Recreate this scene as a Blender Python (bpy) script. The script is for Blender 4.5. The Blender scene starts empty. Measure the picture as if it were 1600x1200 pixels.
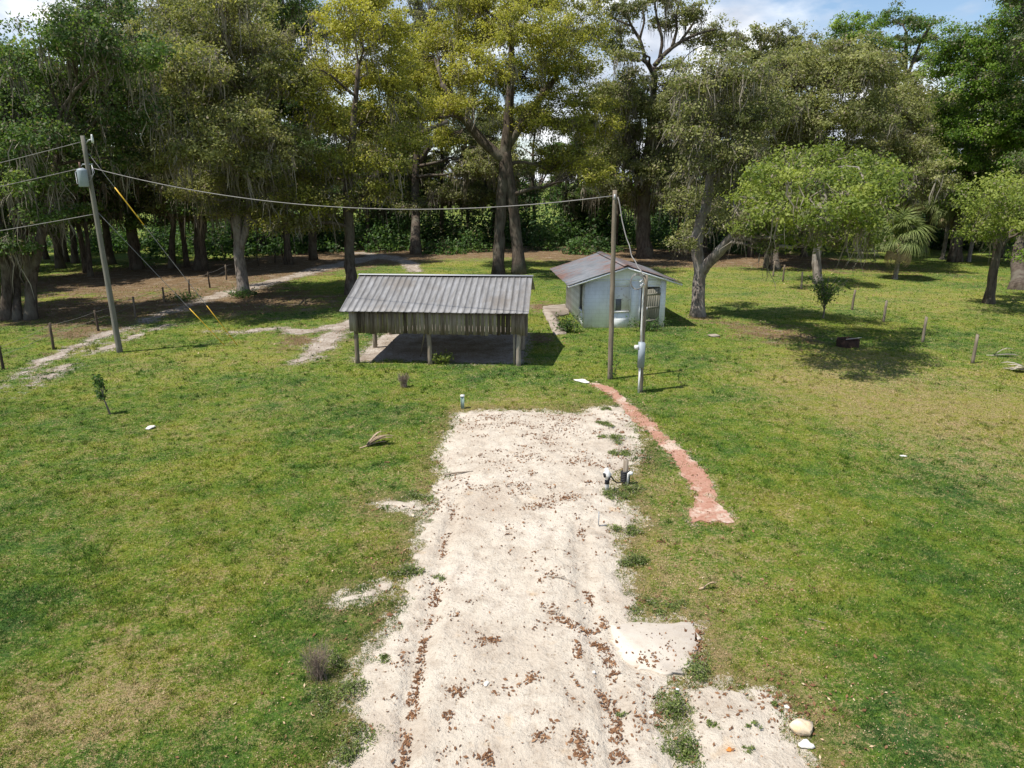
import bpy, math, random
import numpy as np
from mathutils import Vector, Matrix

random.seed(7)
rng = np.random.default_rng(11)
scn = bpy.context.scene
R = math.radians

# ------------------------------------------------------------------ camera
PITCH = R(15.9); FPX = 1110.0; CAMH = 7.5
cam_d = bpy.data.cameras.new('camera'); cam = bpy.data.objects.new('camera', cam_d)
scn.collection.objects.link(cam)
cam.location = (0, 0, CAMH); cam.rotation_euler = (R(90) - PITCH, 0, 0)
cam_d.sensor_width = 36; cam_d.lens = 36 * FPX / 1600
cam_d.clip_start = 0.1; cam_d.clip_end = 6000
scn.camera = cam

# ------------------------------------------------------------------ sky and sun
SUN_EL = R(64); SUN_AZ = R(247)
sunv = Vector((math.sin(SUN_AZ) * math.cos(SUN_EL), math.cos(SUN_AZ) * math.cos(SUN_EL), math.sin(SUN_EL)))
sd = bpy.data.lights.new('sun', 'SUN'); sd.energy = 4.9; sd.angle = R(0.53); sd.color = (1.0, 0.95, 0.87)
sun = bpy.data.objects.new('sun', sd); scn.collection.objects.link(sun)
sun.rotation_euler = sunv.to_track_quat('Z', 'Y').to_euler(); sun.location = (0, 0, 60)

w = bpy.data.worlds.new('World'); scn.world = w; w.use_nodes = True
nt = w.node_tree; nt.nodes.clear(); L = nt.links.new
out = nt.nodes.new('ShaderNodeOutputWorld'); bg = nt.nodes.new('ShaderNodeBackground')
sky = nt.nodes.new('ShaderNodeTexSky'); sky.sky_type = 'NISHITA'; sky.sun_disc = False
sky.sun_elevation = SUN_EL; sky.sun_rotation = SUN_AZ; sky.air_density = 1.0; sky.dust_density = 0.15; sky.ozone_density = 2.0
tc = nt.nodes.new('ShaderNodeTexCoord'); mp = nt.nodes.new('ShaderNodeMapping')
mp.inputs['Scale'].default_value = (1.0, 1.0, 2.6); mp.inputs['Location'].default_value = (0.35, 0.1, 0.12)
L(tc.outputs['Generated'], mp.inputs['Vector'])
n1 = nt.nodes.new('ShaderNodeTexNoise'); n1.inputs['Scale'].default_value = 3.2; n1.inputs['Detail'].default_value = 9; n1.inputs['Roughness'].default_value = 0.55
L(mp.outputs[0], n1.inputs['Vector'])
r1 = nt.nodes.new('ShaderNodeValToRGB'); r1.color_ramp.elements[0].position = 0.44; r1.color_ramp.elements[1].position = 0.56
L(n1.outputs['Fac'], r1.inputs[0])
n2 = nt.nodes.new('ShaderNodeTexNoise'); n2.inputs['Scale'].default_value = 5.5; n2.inputs['Detail'].default_value = 6
L(mp.outputs[0], n2.inputs['Vector'])
r2 = nt.nodes.new('ShaderNodeValToRGB'); r2.color_ramp.elements[0].position = 0.40; r2.color_ramp.elements[1].position = 0.62
r2.color_ramp.elements[0].color = (4.0, 4.5, 5.4, 1); r2.color_ramp.elements[1].color = (8.6, 8.7, 8.9, 1)
L(n2.outputs['Fac'], r2.inputs[0])
mx = nt.nodes.new('ShaderNodeMix'); mx.data_type = 'RGBA'
sx = nt.nodes.new('ShaderNodeSeparateXYZ'); L(tc.outputs['Generated'], sx.inputs[0])
mr = nt.nodes.new('ShaderNodeMapRange'); mr.inputs['From Min'].default_value = 0.22; mr.inputs['From Max'].default_value = 0.5; mr.inputs['To Min'].default_value = 1.0; mr.inputs['To Max'].default_value = 0.12
L(sx.outputs['Z'], mr.inputs['Value'])
ml = nt.nodes.new('ShaderNodeMath'); ml.operation = 'MULTIPLY'; L(r1.outputs['Color'], ml.inputs[0]); L(mr.outputs[0], ml.inputs[1])
L(ml.outputs[0], mx.inputs['Factor']); L(sky.outputs['Color'], mx.inputs['A']); L(r2.outputs['Color'], mx.inputs['B'])
L(mx.outputs['Result'], bg.inputs['Color']); bg.inputs['Strength'].default_value = 0.11
L(bg.outputs[0], out.inputs['Surface'])
scn.view_settings.view_transform = 'Standard'; scn.view_settings.look = 'None'
scn.view_settings.exposure = 0.45; scn.view_settings.gamma = 1.0
scn.cycles.max_bounces = 6; scn.cycles.diffuse_bounces = 3; scn.cycles.transmission_bounces = 3; scn.cycles.glossy_bounces = 2

# ------------------------------------------------------------------ photo geometry -> world
cp, sp = math.cos(PITCH), math.sin(PITCH)
def ray(px, py):
    u = (px - 800) / FPX; v = (600 - py) / FPX
    return np.array([u, cp + v * sp, -sp + v * cp])
def G(px, py):
    d = ray(px, py); t = CAMH / -d[2]
    return np.array([d[0] * t, d[1] * t])
def PY(px, py, Y):
    d = ray(px, py); t = Y / d[1]
    return np.array([d[0] * t, Y, CAMH + d[2] * t])
def mpp(Y, z=0):                       # metres per photo pixel at a place
    return (Y * cp + (CAMH - z) * sp) / FPX

# ------------------------------------------------------------------ noise and ground height
_perm = rng.integers(0, 1 << 30, 4096)
def _h(ix, iy):
    return ((_perm[(ix * 73856093 ^ iy * 19349663) & 4095] & 0xffff) / 65535.0)
def vnoise(x, y):
    x = np.asarray(x, float); y = np.asarray(y, float)
    ix = np.floor(x).astype(np.int64); iy = np.floor(y).astype(np.int64)
    fx = x - ix; fy = y - iy
    fx = fx * fx * (3 - 2 * fx); fy = fy * fy * (3 - 2 * fy)
    a = _h(ix, iy); b = _h(ix + 1, iy); c = _h(ix, iy + 1); d = _h(ix + 1, iy + 1)
    return a + (b - a) * fx + (c - a) * fy + (a - b - c + d) * fx * fy
def fbm(x, y, o=3):
    s = 0; a = 0.5; 
    for i in range(o):
        s = s + a * (vnoise(x * 2 ** i + 17.3 * i, y * 2 ** i + 9.1 * i) - 0.5); a *= 0.5
    return s
def H(x, y):
    x = np.asarray(x, float); y = np.asarray(y, float)
    near = np.clip(1 - np.hypot(x, y - 20) / 150, 0, 1)
    return 0.07 * fbm(x * 0.35, y * 0.35, 3) * near - 0.0
def Hs(x, y): return float(H(np.array([x]), np.array([y]))[0])

def sdf_poly(poly):
    P = np.array(poly, float); Q = np.roll(P, -1, 0)
    def f(x, y):
        x = np.asarray(x, float); y = np.asarray(y, float)
        best = np.full(x.shape, 1e9); ins = np.zeros(x.shape, bool)
        for (ax, ay), (bx, by) in zip(P, Q):
            ex, ey = bx - ax, by - ay
            t = np.clip(((x - ax) * ex + (y - ay) * ey) / (ex * ex + ey * ey + 1e-12), 0, 1)
            best = np.minimum(best, (x - ax - t * ex) ** 2 + (y - ay - t * ey) ** 2)
            c = ((ay > y) != (by > y))
            with np.errstate(divide='ignore', invalid='ignore'):
                xi = ax + (y - ay) * ex / (ey if ey != 0 else 1e-12)
            ins ^= c & (x < xi)
        d = np.sqrt(best)
        return np.where(ins, -d, d)
    return f
def sdf_line(pts, wd):
    P = np.array(pts, float)
    wd = np.broadcast_to(np.array(wd, float), (len(P),))
    def f(x, y):
        best = np.full(np.asarray(x).shape, 1e9)
        for i in range(len(P) - 1):
            (ax, ay), (bx, by) = P[i], P[i + 1]
            ex, ey = bx - ax, by - ay
            t = np.clip(((x - ax) * ex + (y - ay) * ey) / (ex * ex + ey * ey + 1e-12), 0, 1)
            d = np.hypot(x - ax - t * ex, y - ay - t * ey) - (wd[i] + (wd[i + 1] - wd[i]) * t)
            best = np.minimum(best, d)
        return best
    return f
def gpoly(px): return [G(a, b) for a, b in px]

# ------------------------------------------------------------------ mesh accumulator
class MB:
    def __init__(s): s.v = []; s.f = {}; s.n = 0; s.t = []
    def add(s, v, f, tint=0.5):
        v = np.asarray(v, float).reshape(-1, 3); f = np.asarray(f, np.int64)
        s.v.append(v); s.f.setdefault(f.shape[1], []).append(f + s.n); s.n += len(v)
        s.t.append(np.broadcast_to(np.asarray(tint, float), (len(v),)))
        return s
    def box(s, x0, x1, y0, y1, z0, z1, tint=0.5, M=None):
        v = np.array([[x, y, z] for z in (z0, z1) for y in (y0, y1) for x in (x0, x1)], float)
        if M is not None: v = v @ np.array(M.to_3x3()).T + np.array(M.translation)
        return s.add(v, [[0, 2, 3, 1], [4, 5, 7, 6], [0, 1, 5, 4], [2, 6, 7, 3], [0, 4, 6, 2], [1, 3, 7, 5]], tint)
    def tube(s, pts, rad, sides=6, cap=True, tint=0.5):
        P = np.asarray(pts, float); n = len(P)
        rad = np.broadcast_to(np.asarray(rad, float), (n,))
        T = np.gradient(P, axis=0); T /= np.linalg.norm(T, axis=1)[:, None] + 1e-9
        ref = np.array([1, 0, 0.]) if abs(T[0][2]) > 0.7 else np.array([0, 0, 1.])
        A = np.cross(T, ref); A /= np.linalg.norm(A, axis=1)[:, None] + 1e-9
        B = np.cross(T, A)
        a = np.arange(sides) * 2 * math.pi / sides
        V = P[:, None] + rad[:, None, None] * (np.cos(a)[None, :, None] * A[:, None] + np.sin(a)[None, :, None] * B[:, None])
        i = np.arange(n - 1)[:, None] * sides; j = np.arange(sides)[None]; k = (j + 1) % sides
        q = np.stack([i + j, i + k, i + sides + k, i + sides + j], -1).reshape(-1, 4)
        s.add(V.reshape(-1, 3), q, tint)
        if cap:
            b = s.n - n * sides
            for o, rv in ((b, False), (b + (n - 1) * sides, True)):
                f = np.arange(sides) + o
                s.f.setdefault(sides, []).append((f if rv else f[::-1])[None])
        return s
    def poly(s, v, tint=0.5): return s.add(v, [list(range(len(v)))], tint)
    def build(s, name, m, parent=None, smooth=False, loc=None, rotz=0):
        me = bpy.data.meshes.new(name)
        V = np.concatenate(s.v)
        me.vertices.add(len(V)); me.vertices.foreach_set('co', V.astype(np.float32).ravel())
        li = []; st = []; c = 0
        for k, fl in s.f.items():
            a = np.concatenate(fl); li.append(a.ravel()); st.append(c + np.arange(len(a)) * k); c += a.size
        li = np.concatenate(li); st = np.concatenate(st)
        me.loops.add(len(li)); me.loops.foreach_set('vertex_index', li.astype(np.int32))
        me.polygons.add(len(st)); me.polygons.foreach_set('loop_start', st.astype(np.int32))
        at = me.attributes.new('tint', 'FLOAT', 'POINT'); at.data.foreach_set('value', np.concatenate(s.t).astype(np.float32))
        me.update(calc_edges=True)
        if smooth: me.polygons.foreach_set('use_smooth', np.ones(len(st), bool))
        me.materials.append(m)
        o = bpy.data.objects.new(name, me); scn.collection.objects.link(o)
        if parent is not None: o.parent = parent
        if loc is not None: o.location = loc
        if rotz: o.rotation_euler = (0, 0, rotz)
        return o

def tag(o, label, cat, group=None, kind=None):
    o['label'] = label; o['category'] = cat
    if group: o['group'] = group
    if kind: o['kind'] = kind
    return o
def thing(name, loc, label, cat, group=None, rotz=0):
    e = bpy.data.objects.new(name, None); scn.collection.objects.link(e); e.empty_display_size = 0.3
    e.location = loc; e.rotation_euler = (0, 0, rotz)
    return tag(e, label, cat, group)
def copy_tree(o, parent=None):
    c = o.copy(); scn.collection.objects.link(c)
    if parent is not None: c.parent = parent
    for ch in list(o.children): copy_tree(ch, c)
    return c
ORD = ['first', 'second', 'third', 'fourth', 'fifth', 'sixth', 'seventh', 'eighth', 'ninth', 'tenth', 'eleventh', 'twelfth', 'thirteenth', 'fourteenth', 'fifteenth', 'sixteenth', 'seventeenth', 'eighteenth', 'nineteenth', 'twentieth']

# ------------------------------------------------------------------ materials
class NT:
    def __init__(s, name):
        s.m = bpy.data.materials.new(name); s.m.use_nodes = True; s.t = s.m.node_tree; s.t.nodes.clear()
        s.out = s.n('OutputMaterial')
    def n(s, t): return s.t.nodes.new('ShaderNode' + t)
    def l(s, a, b): s.t.links.new(a, b)
    def pos(s): return s.n('NewGeometry').outputs['Position']
    def obj(s): return s.n('TexCoord').outputs['Object']
    def attr(s, nm): a = s.n('Attribute'); a.attribute_name = nm; return a.outputs['Fac']
    def noise(s, vec, sc, det=4, rough=0.55, stretch=None, off=None):
        if stretch or off:
            mp = s.n('Mapping'); s.l(vec, mp.inputs['Vector'])
            if stretch: mp.inputs['Scale'].default_value = stretch
            if off: mp.inputs['Location'].default_value = off
            vec = mp.outputs[0]
        k = s.n('TexNoise'); k.inputs['Scale'].default_value = sc; k.inputs['Detail'].default_value = det; k.inputs['Roughness'].default_value = rough
        s.l(vec, k.inputs['Vector']); return k.outputs['Fac']
    def ramp(s, fac, stops):
        r = s.n('ValToRGB'); e = r.color_ramp.elements
        while len(e) < len(stops): e.new(0.5)
        for el, (p, c) in zip(e, stops): el.position = p; el.color = (*c, 1) if not isinstance(c, (int, float)) else (c, c, c, 1)
        s.l(fac, r.inputs[0]); return r.outputs['Color']
    def mix(s, f, a, b, mode='MIX'):
        m = s.n('Mix'); m.data_type = 'RGBA'; m.blend_type = mode
        for v, i in ((f, 'Factor'), (a, 'A'), (b, 'B')):
            if isinstance(v, (int, float)): m.inputs[i].default_value = v if i == 'Factor' else (v, v, v, 1)
            elif isinstance(v, tuple): m.inputs[i].default_value = (*v, 1)
            else: s.l(v, m.inputs[i])
        return m.outputs['Result']
    def math(s, op, a, b=0.0, clamp=False):
        m = s.n('Math'); m.operation = op; m.use_clamp = clamp
        for v, i in ((a, 0), (b, 1)):
            if isinstance(v, (int, float)): m.inputs[i].default_value = v
            else: s.l(v, m.inputs[i])
        return m.outputs[0]
    def bump(s, h, st=0.5, dist=0.02):
        b = s.n('Bump'); b.inputs['Strength'].default_value = st; b.inputs['Distance'].default_value = dist
        s.l(h, b.inputs['Height']); return b.outputs[0]
    def principled(s, col, rough=0.8, spec=0.2, nrm=None, metal=0.0):
        b = s.n('BsdfPrincipled')
        if isinstance(col, tuple): b.inputs['Base Color'].default_value = (*col, 1)
        else: s.l(col, b.inputs['Base Color'])
        if isinstance(rough, (int, float)): b.inputs['Roughness'].default_value = rough
        else: s.l(rough, b.inputs['Roughness'])
        b.inputs['Specular IOR Level'].default_value = spec; b.inputs['Metallic'].default_value = metal
        if nrm is not None: s.l(nrm, b.inputs['Normal'])
        return b.outputs[0]
    def done(s, sh): s.l(sh, s.out.inputs['Surface']); return s.m

def simple(name, c, c2=None, sc=8, rough=0.75, spec=0.25, bump=0.3, stretch=None, metal=0.0):
    k = NT(name); o = k.obj()
    f = k.noise(o, sc, 5, 0.6, stretch)
    c2 = c2 or tuple(x * 0.65 for x in c)
    col = k.ramp(f, [(0.32, c2), (0.66, c)])
    return k.done(k.principled(col, rough, spec, k.bump(f, bump, 0.01), metal))

def leaf_mat(name, dark, mid, light, dead=(0.30, 0.24, 0.18), trans=0.46):
    k = NT(name); t = k.attr('tint')
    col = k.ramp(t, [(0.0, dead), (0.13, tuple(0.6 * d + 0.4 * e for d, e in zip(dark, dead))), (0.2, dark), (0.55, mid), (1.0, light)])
    b = k.principled(col, 0.55, 0.25)
    tr = k.n('BsdfTranslucent'); k.l(k.mix(1.0, col, (1.15, 1.2, 0.6), 'MULTIPLY'), tr.inputs['Color'])
    m = k.n('MixShader'); m.inputs[0].default_value = trans
    k.l(b, m.inputs[1]); k.l(tr.outputs[0], m.inputs[2])
    return k.done(m.outputs[0])

def lawn_color(k, p):
    big = k.noise(p, 0.20, 4, 0.6); med = k.noise(p, 0.9, 5, 0.62, off=(13, 5, 0)); m2 = k.noise(p, 2.6, 4, 0.65, off=(1, 17, 0))
    fine = k.noise(p, 13.0, 4, 0.7, off=(3, 9, 0)); vf = k.noise(p, 48.0, 3, 0.65)
    dry = k.attr('dry')
    hue = k.math('ADD', k.math('MULTIPLY', big, 0.80), k.math('MULTIPLY', med, 0.42)); hue = k.math('ADD', hue, -0.10)
    hue = k.math('ADD', hue, k.math('MULTIPLY', k.math('SUBTRACT', fine, 0.5), 0.50))
    hue = k.math('ADD', hue, k.math('MULTIPLY', k.math('SUBTRACT', k.noise(p, 2.0, 5, 0.7, off=(41, 7, 0)), 0.5), 0.45))
    hue = k.math('ADD', hue, k.math('MULTIPLY', dry, 0.10))
    g = k.ramp(hue, [(0.32, (0.046, 0.098, 0.026)), (0.44, (0.082, 0.148, 0.024)), (0.54, (0.132, 0.184, 0.025)), (0.68, (0.205, 0.212, 0.034))])
    dd = k.math('ADD', k.math('ADD', k.math('MULTIPLY', dry, 0.15), 0.025), k.math('MULTIPLY', k.math('SUBTRACT', med, 0.5), 0.45))
    dd = k.math('ADD', dd, k.math('MULTIPLY', k.math('SUBTRACT', m2, 0.5), 0.95))
    fl = k.math('ADD', k.math('MULTIPLY', k.math('SUBTRACT', fine, 0.5), 1.5), k.math('MULTIPLY', k.math('SUBTRACT', vf, 0.5), 1.3))
    s = k.ramp(k.math('ADD', dd, fl), [(0.08, 0.0), (0.34, 0.9)])
    straw = k.ramp(vf, [(0.35, (0.22, 0.155, 0.08)), (0.65, (0.40, 0.31, 0.175))])
    c = k.mix(s, g, straw)
    c = k.mix(k.ramp(k.math('ADD', k.math('MULTIPLY', fine, .5), k.math('MULTIPLY', vf, .5)), [(0.38, 0.6), (0.47, 0.0)]), c, (0.040, 0.052, 0.018))
    return c, fine, vf, med
def litter_color(k, p):
    a = k.noise(p, 9.0, 5, 0.7); b = k.noise(p, 1.1, 4, 0.6, off=(4, 4, 0))
    c = k.ramp(a, [(0.30, (0.060, 0.038, 0.022)), (0.5, (0.155, 0.10, 0.058)), (0.7, (0.28, 0.20, 0.13))])
    return k.mix(k.ramp(b, [(0.50, 0.0), (0.70, 0.6)]), c, (0.31, 0.25, 0.19))

def grass_material():
    k = NT('grass_blade'); p = k.pos(); t = k.attr('tint')
    c, *_ = lawn_color(k, p)
    c = k.mix(1.0, c, k.ramp(t, [(0.0, (0.62, 0.70, 0.62)), (0.5, (1.05, 1.12, 1.0)), (0.8, (1.45, 1.45, 1.1)), (1.0, (1.9, 1.6, 1.3))]), 'MULTIPLY')
    c = k.mix(k.ramp(t, [(0.93, 0.0), (0.97, 0.7)]), c, (0.38, 0.29, 0.17))
    b = k.n('BsdfDiffuse'); k.l(c, b.inputs['Color'])
    tr = k.n('BsdfTranslucent'); k.l(c, tr.inputs['Color'])
    m = k.n('MixShader'); m.inputs[0].default_value = 0.3; k.l(b.outputs[0], m.inputs[1]); k.l(tr.outputs[0], m.inputs[2])
    return k.done(m.outputs[0])
def sand_color(k, p):
    big = k.noise(p, 0.55, 5, 0.6); fine = k.noise(p, 14, 5, 0.7); med = k.noise(p, 3.2, 5, 0.65, off=(9, 2, 0))
    c = k.ramp(big, [(0.3, (0.43, 0.36, 0.285)), (0.52, (0.535, 0.472, 0.385)), (0.75, (0.62, 0.548, 0.46))])
    c = k.mix(k.ramp(med, [(0.36, 0.55), (0.52, 0.0)]), c, (0.35, 0.285, 0.22))
    c = k.mix(k.ramp(fine, [(0.28, 0.85), (0.43, 0.0)]), c, (0.26, 0.195, 0.13))
    st = k.noise(p, 1.6, 3, 0.5, off=(21, 3, 0))
    c = k.mix(k.ramp(st, [(0.66, 0.0), (0.74, 0.45)]), c, (0.50, 0.35, 0.20))
    vo = k.n('TexVoronoi'); vo.inputs['Scale'].default_value = 7.0; vo.inputs['Randomness'].default_value = 1; k.l(p, vo.inputs['Vector'])
    c = k.mix(k.ramp(vo.outputs['Distance'], [(0.06, 0.8), (0.12, 0.0)]), c, (0.15, 0.10, 0.065))
    return c, k.math('ADD', k.math('MULTIPLY', med, 1.8), k.math('MULTIPLY', fine, 0.9))
def sand_material():
    k = NT('pale_sand'); p = k.pos(); c, h = sand_color(k, p)
    return k.done(k.principled(c, 0.95, 0.08, k.bump(h, 0.9, 0.06)))
def track_color(k, p):
    a = k.noise(p, 1.3, 5, 0.65); f = k.noise(p, 11, 4, 0.7)
    c = k.ramp(a, [(0.35, (0.24, 0.20, 0.16)), (0.55, (0.37, 0.325, 0.28)), (0.7, (0.46, 0.42, 0.37))])
    c = k.mix(k.ramp(f, [(0.36, 0.8), (0.52, 0.0)]), c, (0.16, 0.105, 0.062))
    return c, f
def track_material():
    k = NT('grey_sand_track'); p = k.pos(); c, f = track_color(k, p)
    return k.done(k.principled(c, 0.95, 0.05, k.bump(f, 0.6, 0.04)))
def ground_material():
    k = NT('lawn'); p = k.pos()
    c, fine, vf, med = lawn_color(k, p)
    lit = k.attr('litter')
    e = k.math('ADD', lit, k.math('MULTIPLY', k.math('SUBTRACT', k.noise(p, 0.7, 6, 0.7, off=(7, 1, 0)), 0.5), 2.0))
    e = k.math('ADD', e, k.math('MULTIPLY', k.math('SUBTRACT', k.noise(p, 4.0, 5, 0.7, off=(3, 1, 0)), 0.5), 1.0))
    fac = k.ramp(e, [(0.54, 0.0), (0.82, 0.95)])
    c = k.mix(fac, c, litter_color(k, p))
    rag = k.math('ADD', k.math('MULTIPLY', k.math('SUBTRACT', k.noise(p, 3.0, 6, 0.75, off=(2, 8, 0)), 0.5), 1.6), k.math('MULTIPLY', k.math('SUBTRACT', k.noise(p, 17, 4, 0.7), 0.5), 0.9))
    brown = k.ramp(k.math('ADD', k.math('MULTIPLY', k.attr('sandd'), 0.7), rag), [(0.25, 1.0), (0.62, 0.0)])
    c = k.mix(k.math('MULTIPLY', brown, 0.65), c, k.mix(k.noise(p, 20, 3, 0.6), (0.10, 0.075, 0.03), (0.33, 0.23, 0.13)))
    tc_, _ = track_color(k, p)
    c = k.mix(k.ramp(k.math('ADD', k.math('MULTIPLY', k.attr('trackd'), 0.8), k.math('MULTIPLY', rag, 1.2)), [(0.05, 1.0), (0.30, 0.0)]), c, tc_)
    c = k.mix(k.ramp(k.math('ADD', k.attr('brickd'), rag), [(0.02, 1.0), (0.16, 0.0)]), c, k.mix(k.ramp(k.noise(p, 2.2, 3, 0.6), [(0.45, 0.0), (0.55, 1.0)]), (0.33, 0.15, 0.105), (0.45, 0.36, 0.28)))
    sc_, _ = sand_color(k, p)
    c = k.mix(k.ramp(k.math('ADD', k.attr('sandd'), rag), [(0.12, 1.0), (0.26, 0.0)]), c, sc_)
    h = k.math('ADD', fine, k.math('MULTIPLY', vf, 0.6))
    return k.done(k.principled(c, 0.95, 0.05, k.bump(h, 0.8, 0.06)))
def brick_material():
    k = NT('red_brick_path'); p = k.pos()
    br = k.n('TexBrick'); mp = k.n('Mapping'); mp.inputs['Rotation'].default_value = (0, 0, R(-28)); k.l(p, mp.inputs['Vector']); k.l(mp.outputs[0], br.inputs['Vector'])
    br.inputs['Scale'].default_value = 1.0; br.inputs['Brick Width'].default_value = 0.21; br.inputs['Row Height'].default_value = 0.105; br.inputs['Mortar Size'].default_value = 0.006
    br.inputs['Color1'].default_value = (0.33, 0.165, 0.115, 1); br.inputs['Color2'].default_value = (0.385, 0.215, 0.16, 1); br.inputs['Mortar'].default_value = (0.36, 0.22, 0.15, 1)
    a = k.noise(p, 0.95, 5, 0.7, off=(5, 2.2, 0)); f = k.noise(p, 16, 3, 0.6)
    c = k.mix(k.ramp(a, [(0.51, 0.0), (0.60, 0.85)]), br.outputs['Color'], (0.50, 0.41, 0.33))
    c = k.mix(k.ramp(f, [(0.34, 0.6), (0.46, 0.0)]), c, (0.20, 0.11, 0.06))
    return k.done(k.principled(c, 0.9, 0.1, k.bump(f, 0.4, 0.02)))
def bark_mat(name, c1, c2, moss=(0.15, 0.14, 0.11)):
    k = NT(name); o = k.obj()
    f = k.noise(o, 6, 6, 0.65, (1, 1, 0.22)); g = k.noise(o, 0.8, 4, 0.6)
    c = k.ramp(f, [(0.34, c1), (0.62, c2)])
    c = k.mix(k.ramp(g, [(0.48, 0.0), (0.64, 0.65)]), c, moss)
    return k.done(k.principled(c, 0.95, 0.1, k.bump(f, 0.9, 0.06)))
def wood_mat(name, stops, sc=2.0, stretch=(9, 9, 0.6), var=True):
    k = NT(name); o = k.obj(); t = k.attr('tint')
    off = k.n('CombineXYZ'); k.l(k.math('MULTIPLY', t, 37.0), off.inputs[2])
    ad = k.n('VectorMath'); ad.operation = 'ADD'; k.l(o, ad.inputs[0]); k.l(off.outputs[0], ad.inputs[1])
    f = k.noise(ad.outputs[0], sc, 6, 0.7, stretch)
    a = k.math('ADD', k.math('MULTIPLY', f, 0.75), k.math('MULTIPLY', t, 0.30))
    c = k.ramp(a, stops)
    return k.done(k.principled(c, 0.9, 0.12, k.bump(f, 0.5, 0.015)))

M = {}
M['ground'] = ground_material(); M['grass'] = grass_material(); M['sand'] = sand_material(); M['track'] = track_material(); M['brick'] = brick_material()
M['bark'] = bark_mat('oak_bark', (0.042, 0.032, 0.025), (0.125, 0.10, 0.08))
M['bark_grey'] = bark_mat('pale_bark', (0.10, 0.082, 0.07), (0.30, 0.26, 0.225), (0.33, 0.31, 0.28))
M['moss'] = None
km = NT('spanish_moss'); tt = km.attr('tint')
b_ = km.n('BsdfDiffuse'); km.l(km.ramp(tt, [(0.0, (0.10, 0.088, 0.065)), (1.0, (0.31, 0.275, 0.22))]), b_.inputs['Color'])
M['moss'] = km.done(b_.outputs[0])
M['lf_dark'] = leaf_mat('dark_oak_leaf', (0.042, 0.082, 0.024), (0.105, 0.175, 0.042), (0.215, 0.28, 0.07))
M['lf_pale'] = leaf_mat('pale_oak_leaf', (0.105, 0.125, 0.045), (0.27, 0.28, 0.095), (0.44, 0.42, 0.16), (0.36, 0.29, 0.22))
M['lf_yel'] = leaf_mat('yellow_green_leaf', (0.11, 0.13, 0.03), (0.29, 0.295, 0.05), (0.48, 0.45, 0.08), (0.30, 0.23, 0.11))
M['lf_grey'] = leaf_mat('grey_green_leaf', (0.105, 0.122, 0.044), (0.255, 0.272, 0.095), (0.42, 0.415, 0.17), (0.36, 0.29, 0.22))
M['lf_bright'] = leaf_mat('bright_green_leaf', (0.05, 0.11, 0.02), (0.165, 0.27, 0.034), (0.33, 0.42, 0.07))
M['lf_spring'] = leaf_mat('spring_green_leaf', (0.085, 0.135, 0.026), (0.205, 0.26, 0.048), (0.35, 0.39, 0.09))
M['lf_bush'] = leaf_mat('undergrowth_leaf', (0.03, 0.07, 0.022), (0.085, 0.165, 0.045), (0.21, 0.29, 0.1))
M['weed'] = leaf_mat('weed_leaf', (0.07, 0.11, 0.03), (0.15, 0.205, 0.048), (0.27, 0.3, 0.085), trans=0.3)
M['palm'] = leaf_mat('palm_frond_green', (0.05, 0.085, 0.022), (0.12, 0.165, 0.044), (0.24, 0.275, 0.095), trans=0.2)
M['white'] = None

# ------------------------------------------------------------------ areas on the ground (drawn on the photo, laid on the ground)
sand_px = [(712, 645), (760, 640), (850, 641), (905, 646), (930, 636), (975, 634), (990, 655), (998, 690), (1004, 716), (985, 737), (962, 742), (958, 770), (985, 792), (1003, 815), (985, 834), (962, 828), (968, 860), (982, 900), (984, 940), (1000, 976), (1050, 972), (1086, 975), (1090, 1010), (1085, 1046), (1045, 1058), (1038, 1092), (1044, 1130), (1058, 1162), (1085, 1205), (1110, 1290), (510, 1290), (530, 1205), (548, 1170), (560, 1120), (548, 1062), (580, 1015), (606, 980), (630, 945), (640, 895), (652, 860), (662, 820), (676, 772), (692, 742), (682, 716), (694, 690), (708, 664)]
sand2_px = [(1062, 1078), (1110, 1064), (1160, 1078), (1205, 1084), (1240, 1112), (1252, 1160), (1266, 1205), (1275, 1290), (1095, 1290), (1072, 1200), (1066, 1140)]
f_sand1 = sdf_poly(gpoly(sand_px)); f_sand2 = sdf_poly(gpoly(sand2_px))
bits = [sdf_line([G(600, 788), G(640, 790), G(668, 800)], [0.18, 0.28, 0.2]), sdf_line([G(540, 935), G(572, 932), G(600, 915)], [0.2, 0.2, 0.16]), sdf_line([G(700, 735), G(735, 738)], [0.2, 0.2])]
def f_sand_raw(x, y):
    d = np.minimum(f_sand1(x, y), f_sand2(x, y))
    for b in bits: d = np.minimum(d, b(x, y))
    return d + 0.12
def f_sand(x, y):
    d = f_sand_raw(x, y)
    n = 0.62 * fbm(x * 1.3, y * 1.3, 3) + 0.55 * fbm(x * 5 + 3, y * 5, 4)
    return d + n
brick_px = [(922, 601), (945, 612), (968, 633), (978, 650), (1002, 666), (1030, 691), (1050, 714), (1066, 742), (1085, 768), (1088, 790), (1075, 806), (1080, 818), (1147, 818), (1135, 800), (1113, 782), (1117, 760), (1100, 738), (1076, 710), (1046, 684), (1012, 652), (985, 630), (956, 607), (932, 597)]
f_brick0 = sdf_poly(gpoly(brick_px))
def f_brick(x, y): return f_brick0(x, y) + 0.01 + 0.34 * fbm(x * 3, y * 3, 3) + 0.30 * fbm(x * 9, y * 9, 3)
tr1 = sdf_line([G(-60, 640), G(30, 585), G(100, 548), (G(165, 522)), G(215, 508), G(262, 488), G(330, 465), G(430, 440), G(520, 415), G(580, 403)], [0.28, 0.28, 0.3, 0.35, 0.5, 0.6, 0.7, 0.9, 1.2, 1.3])
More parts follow.
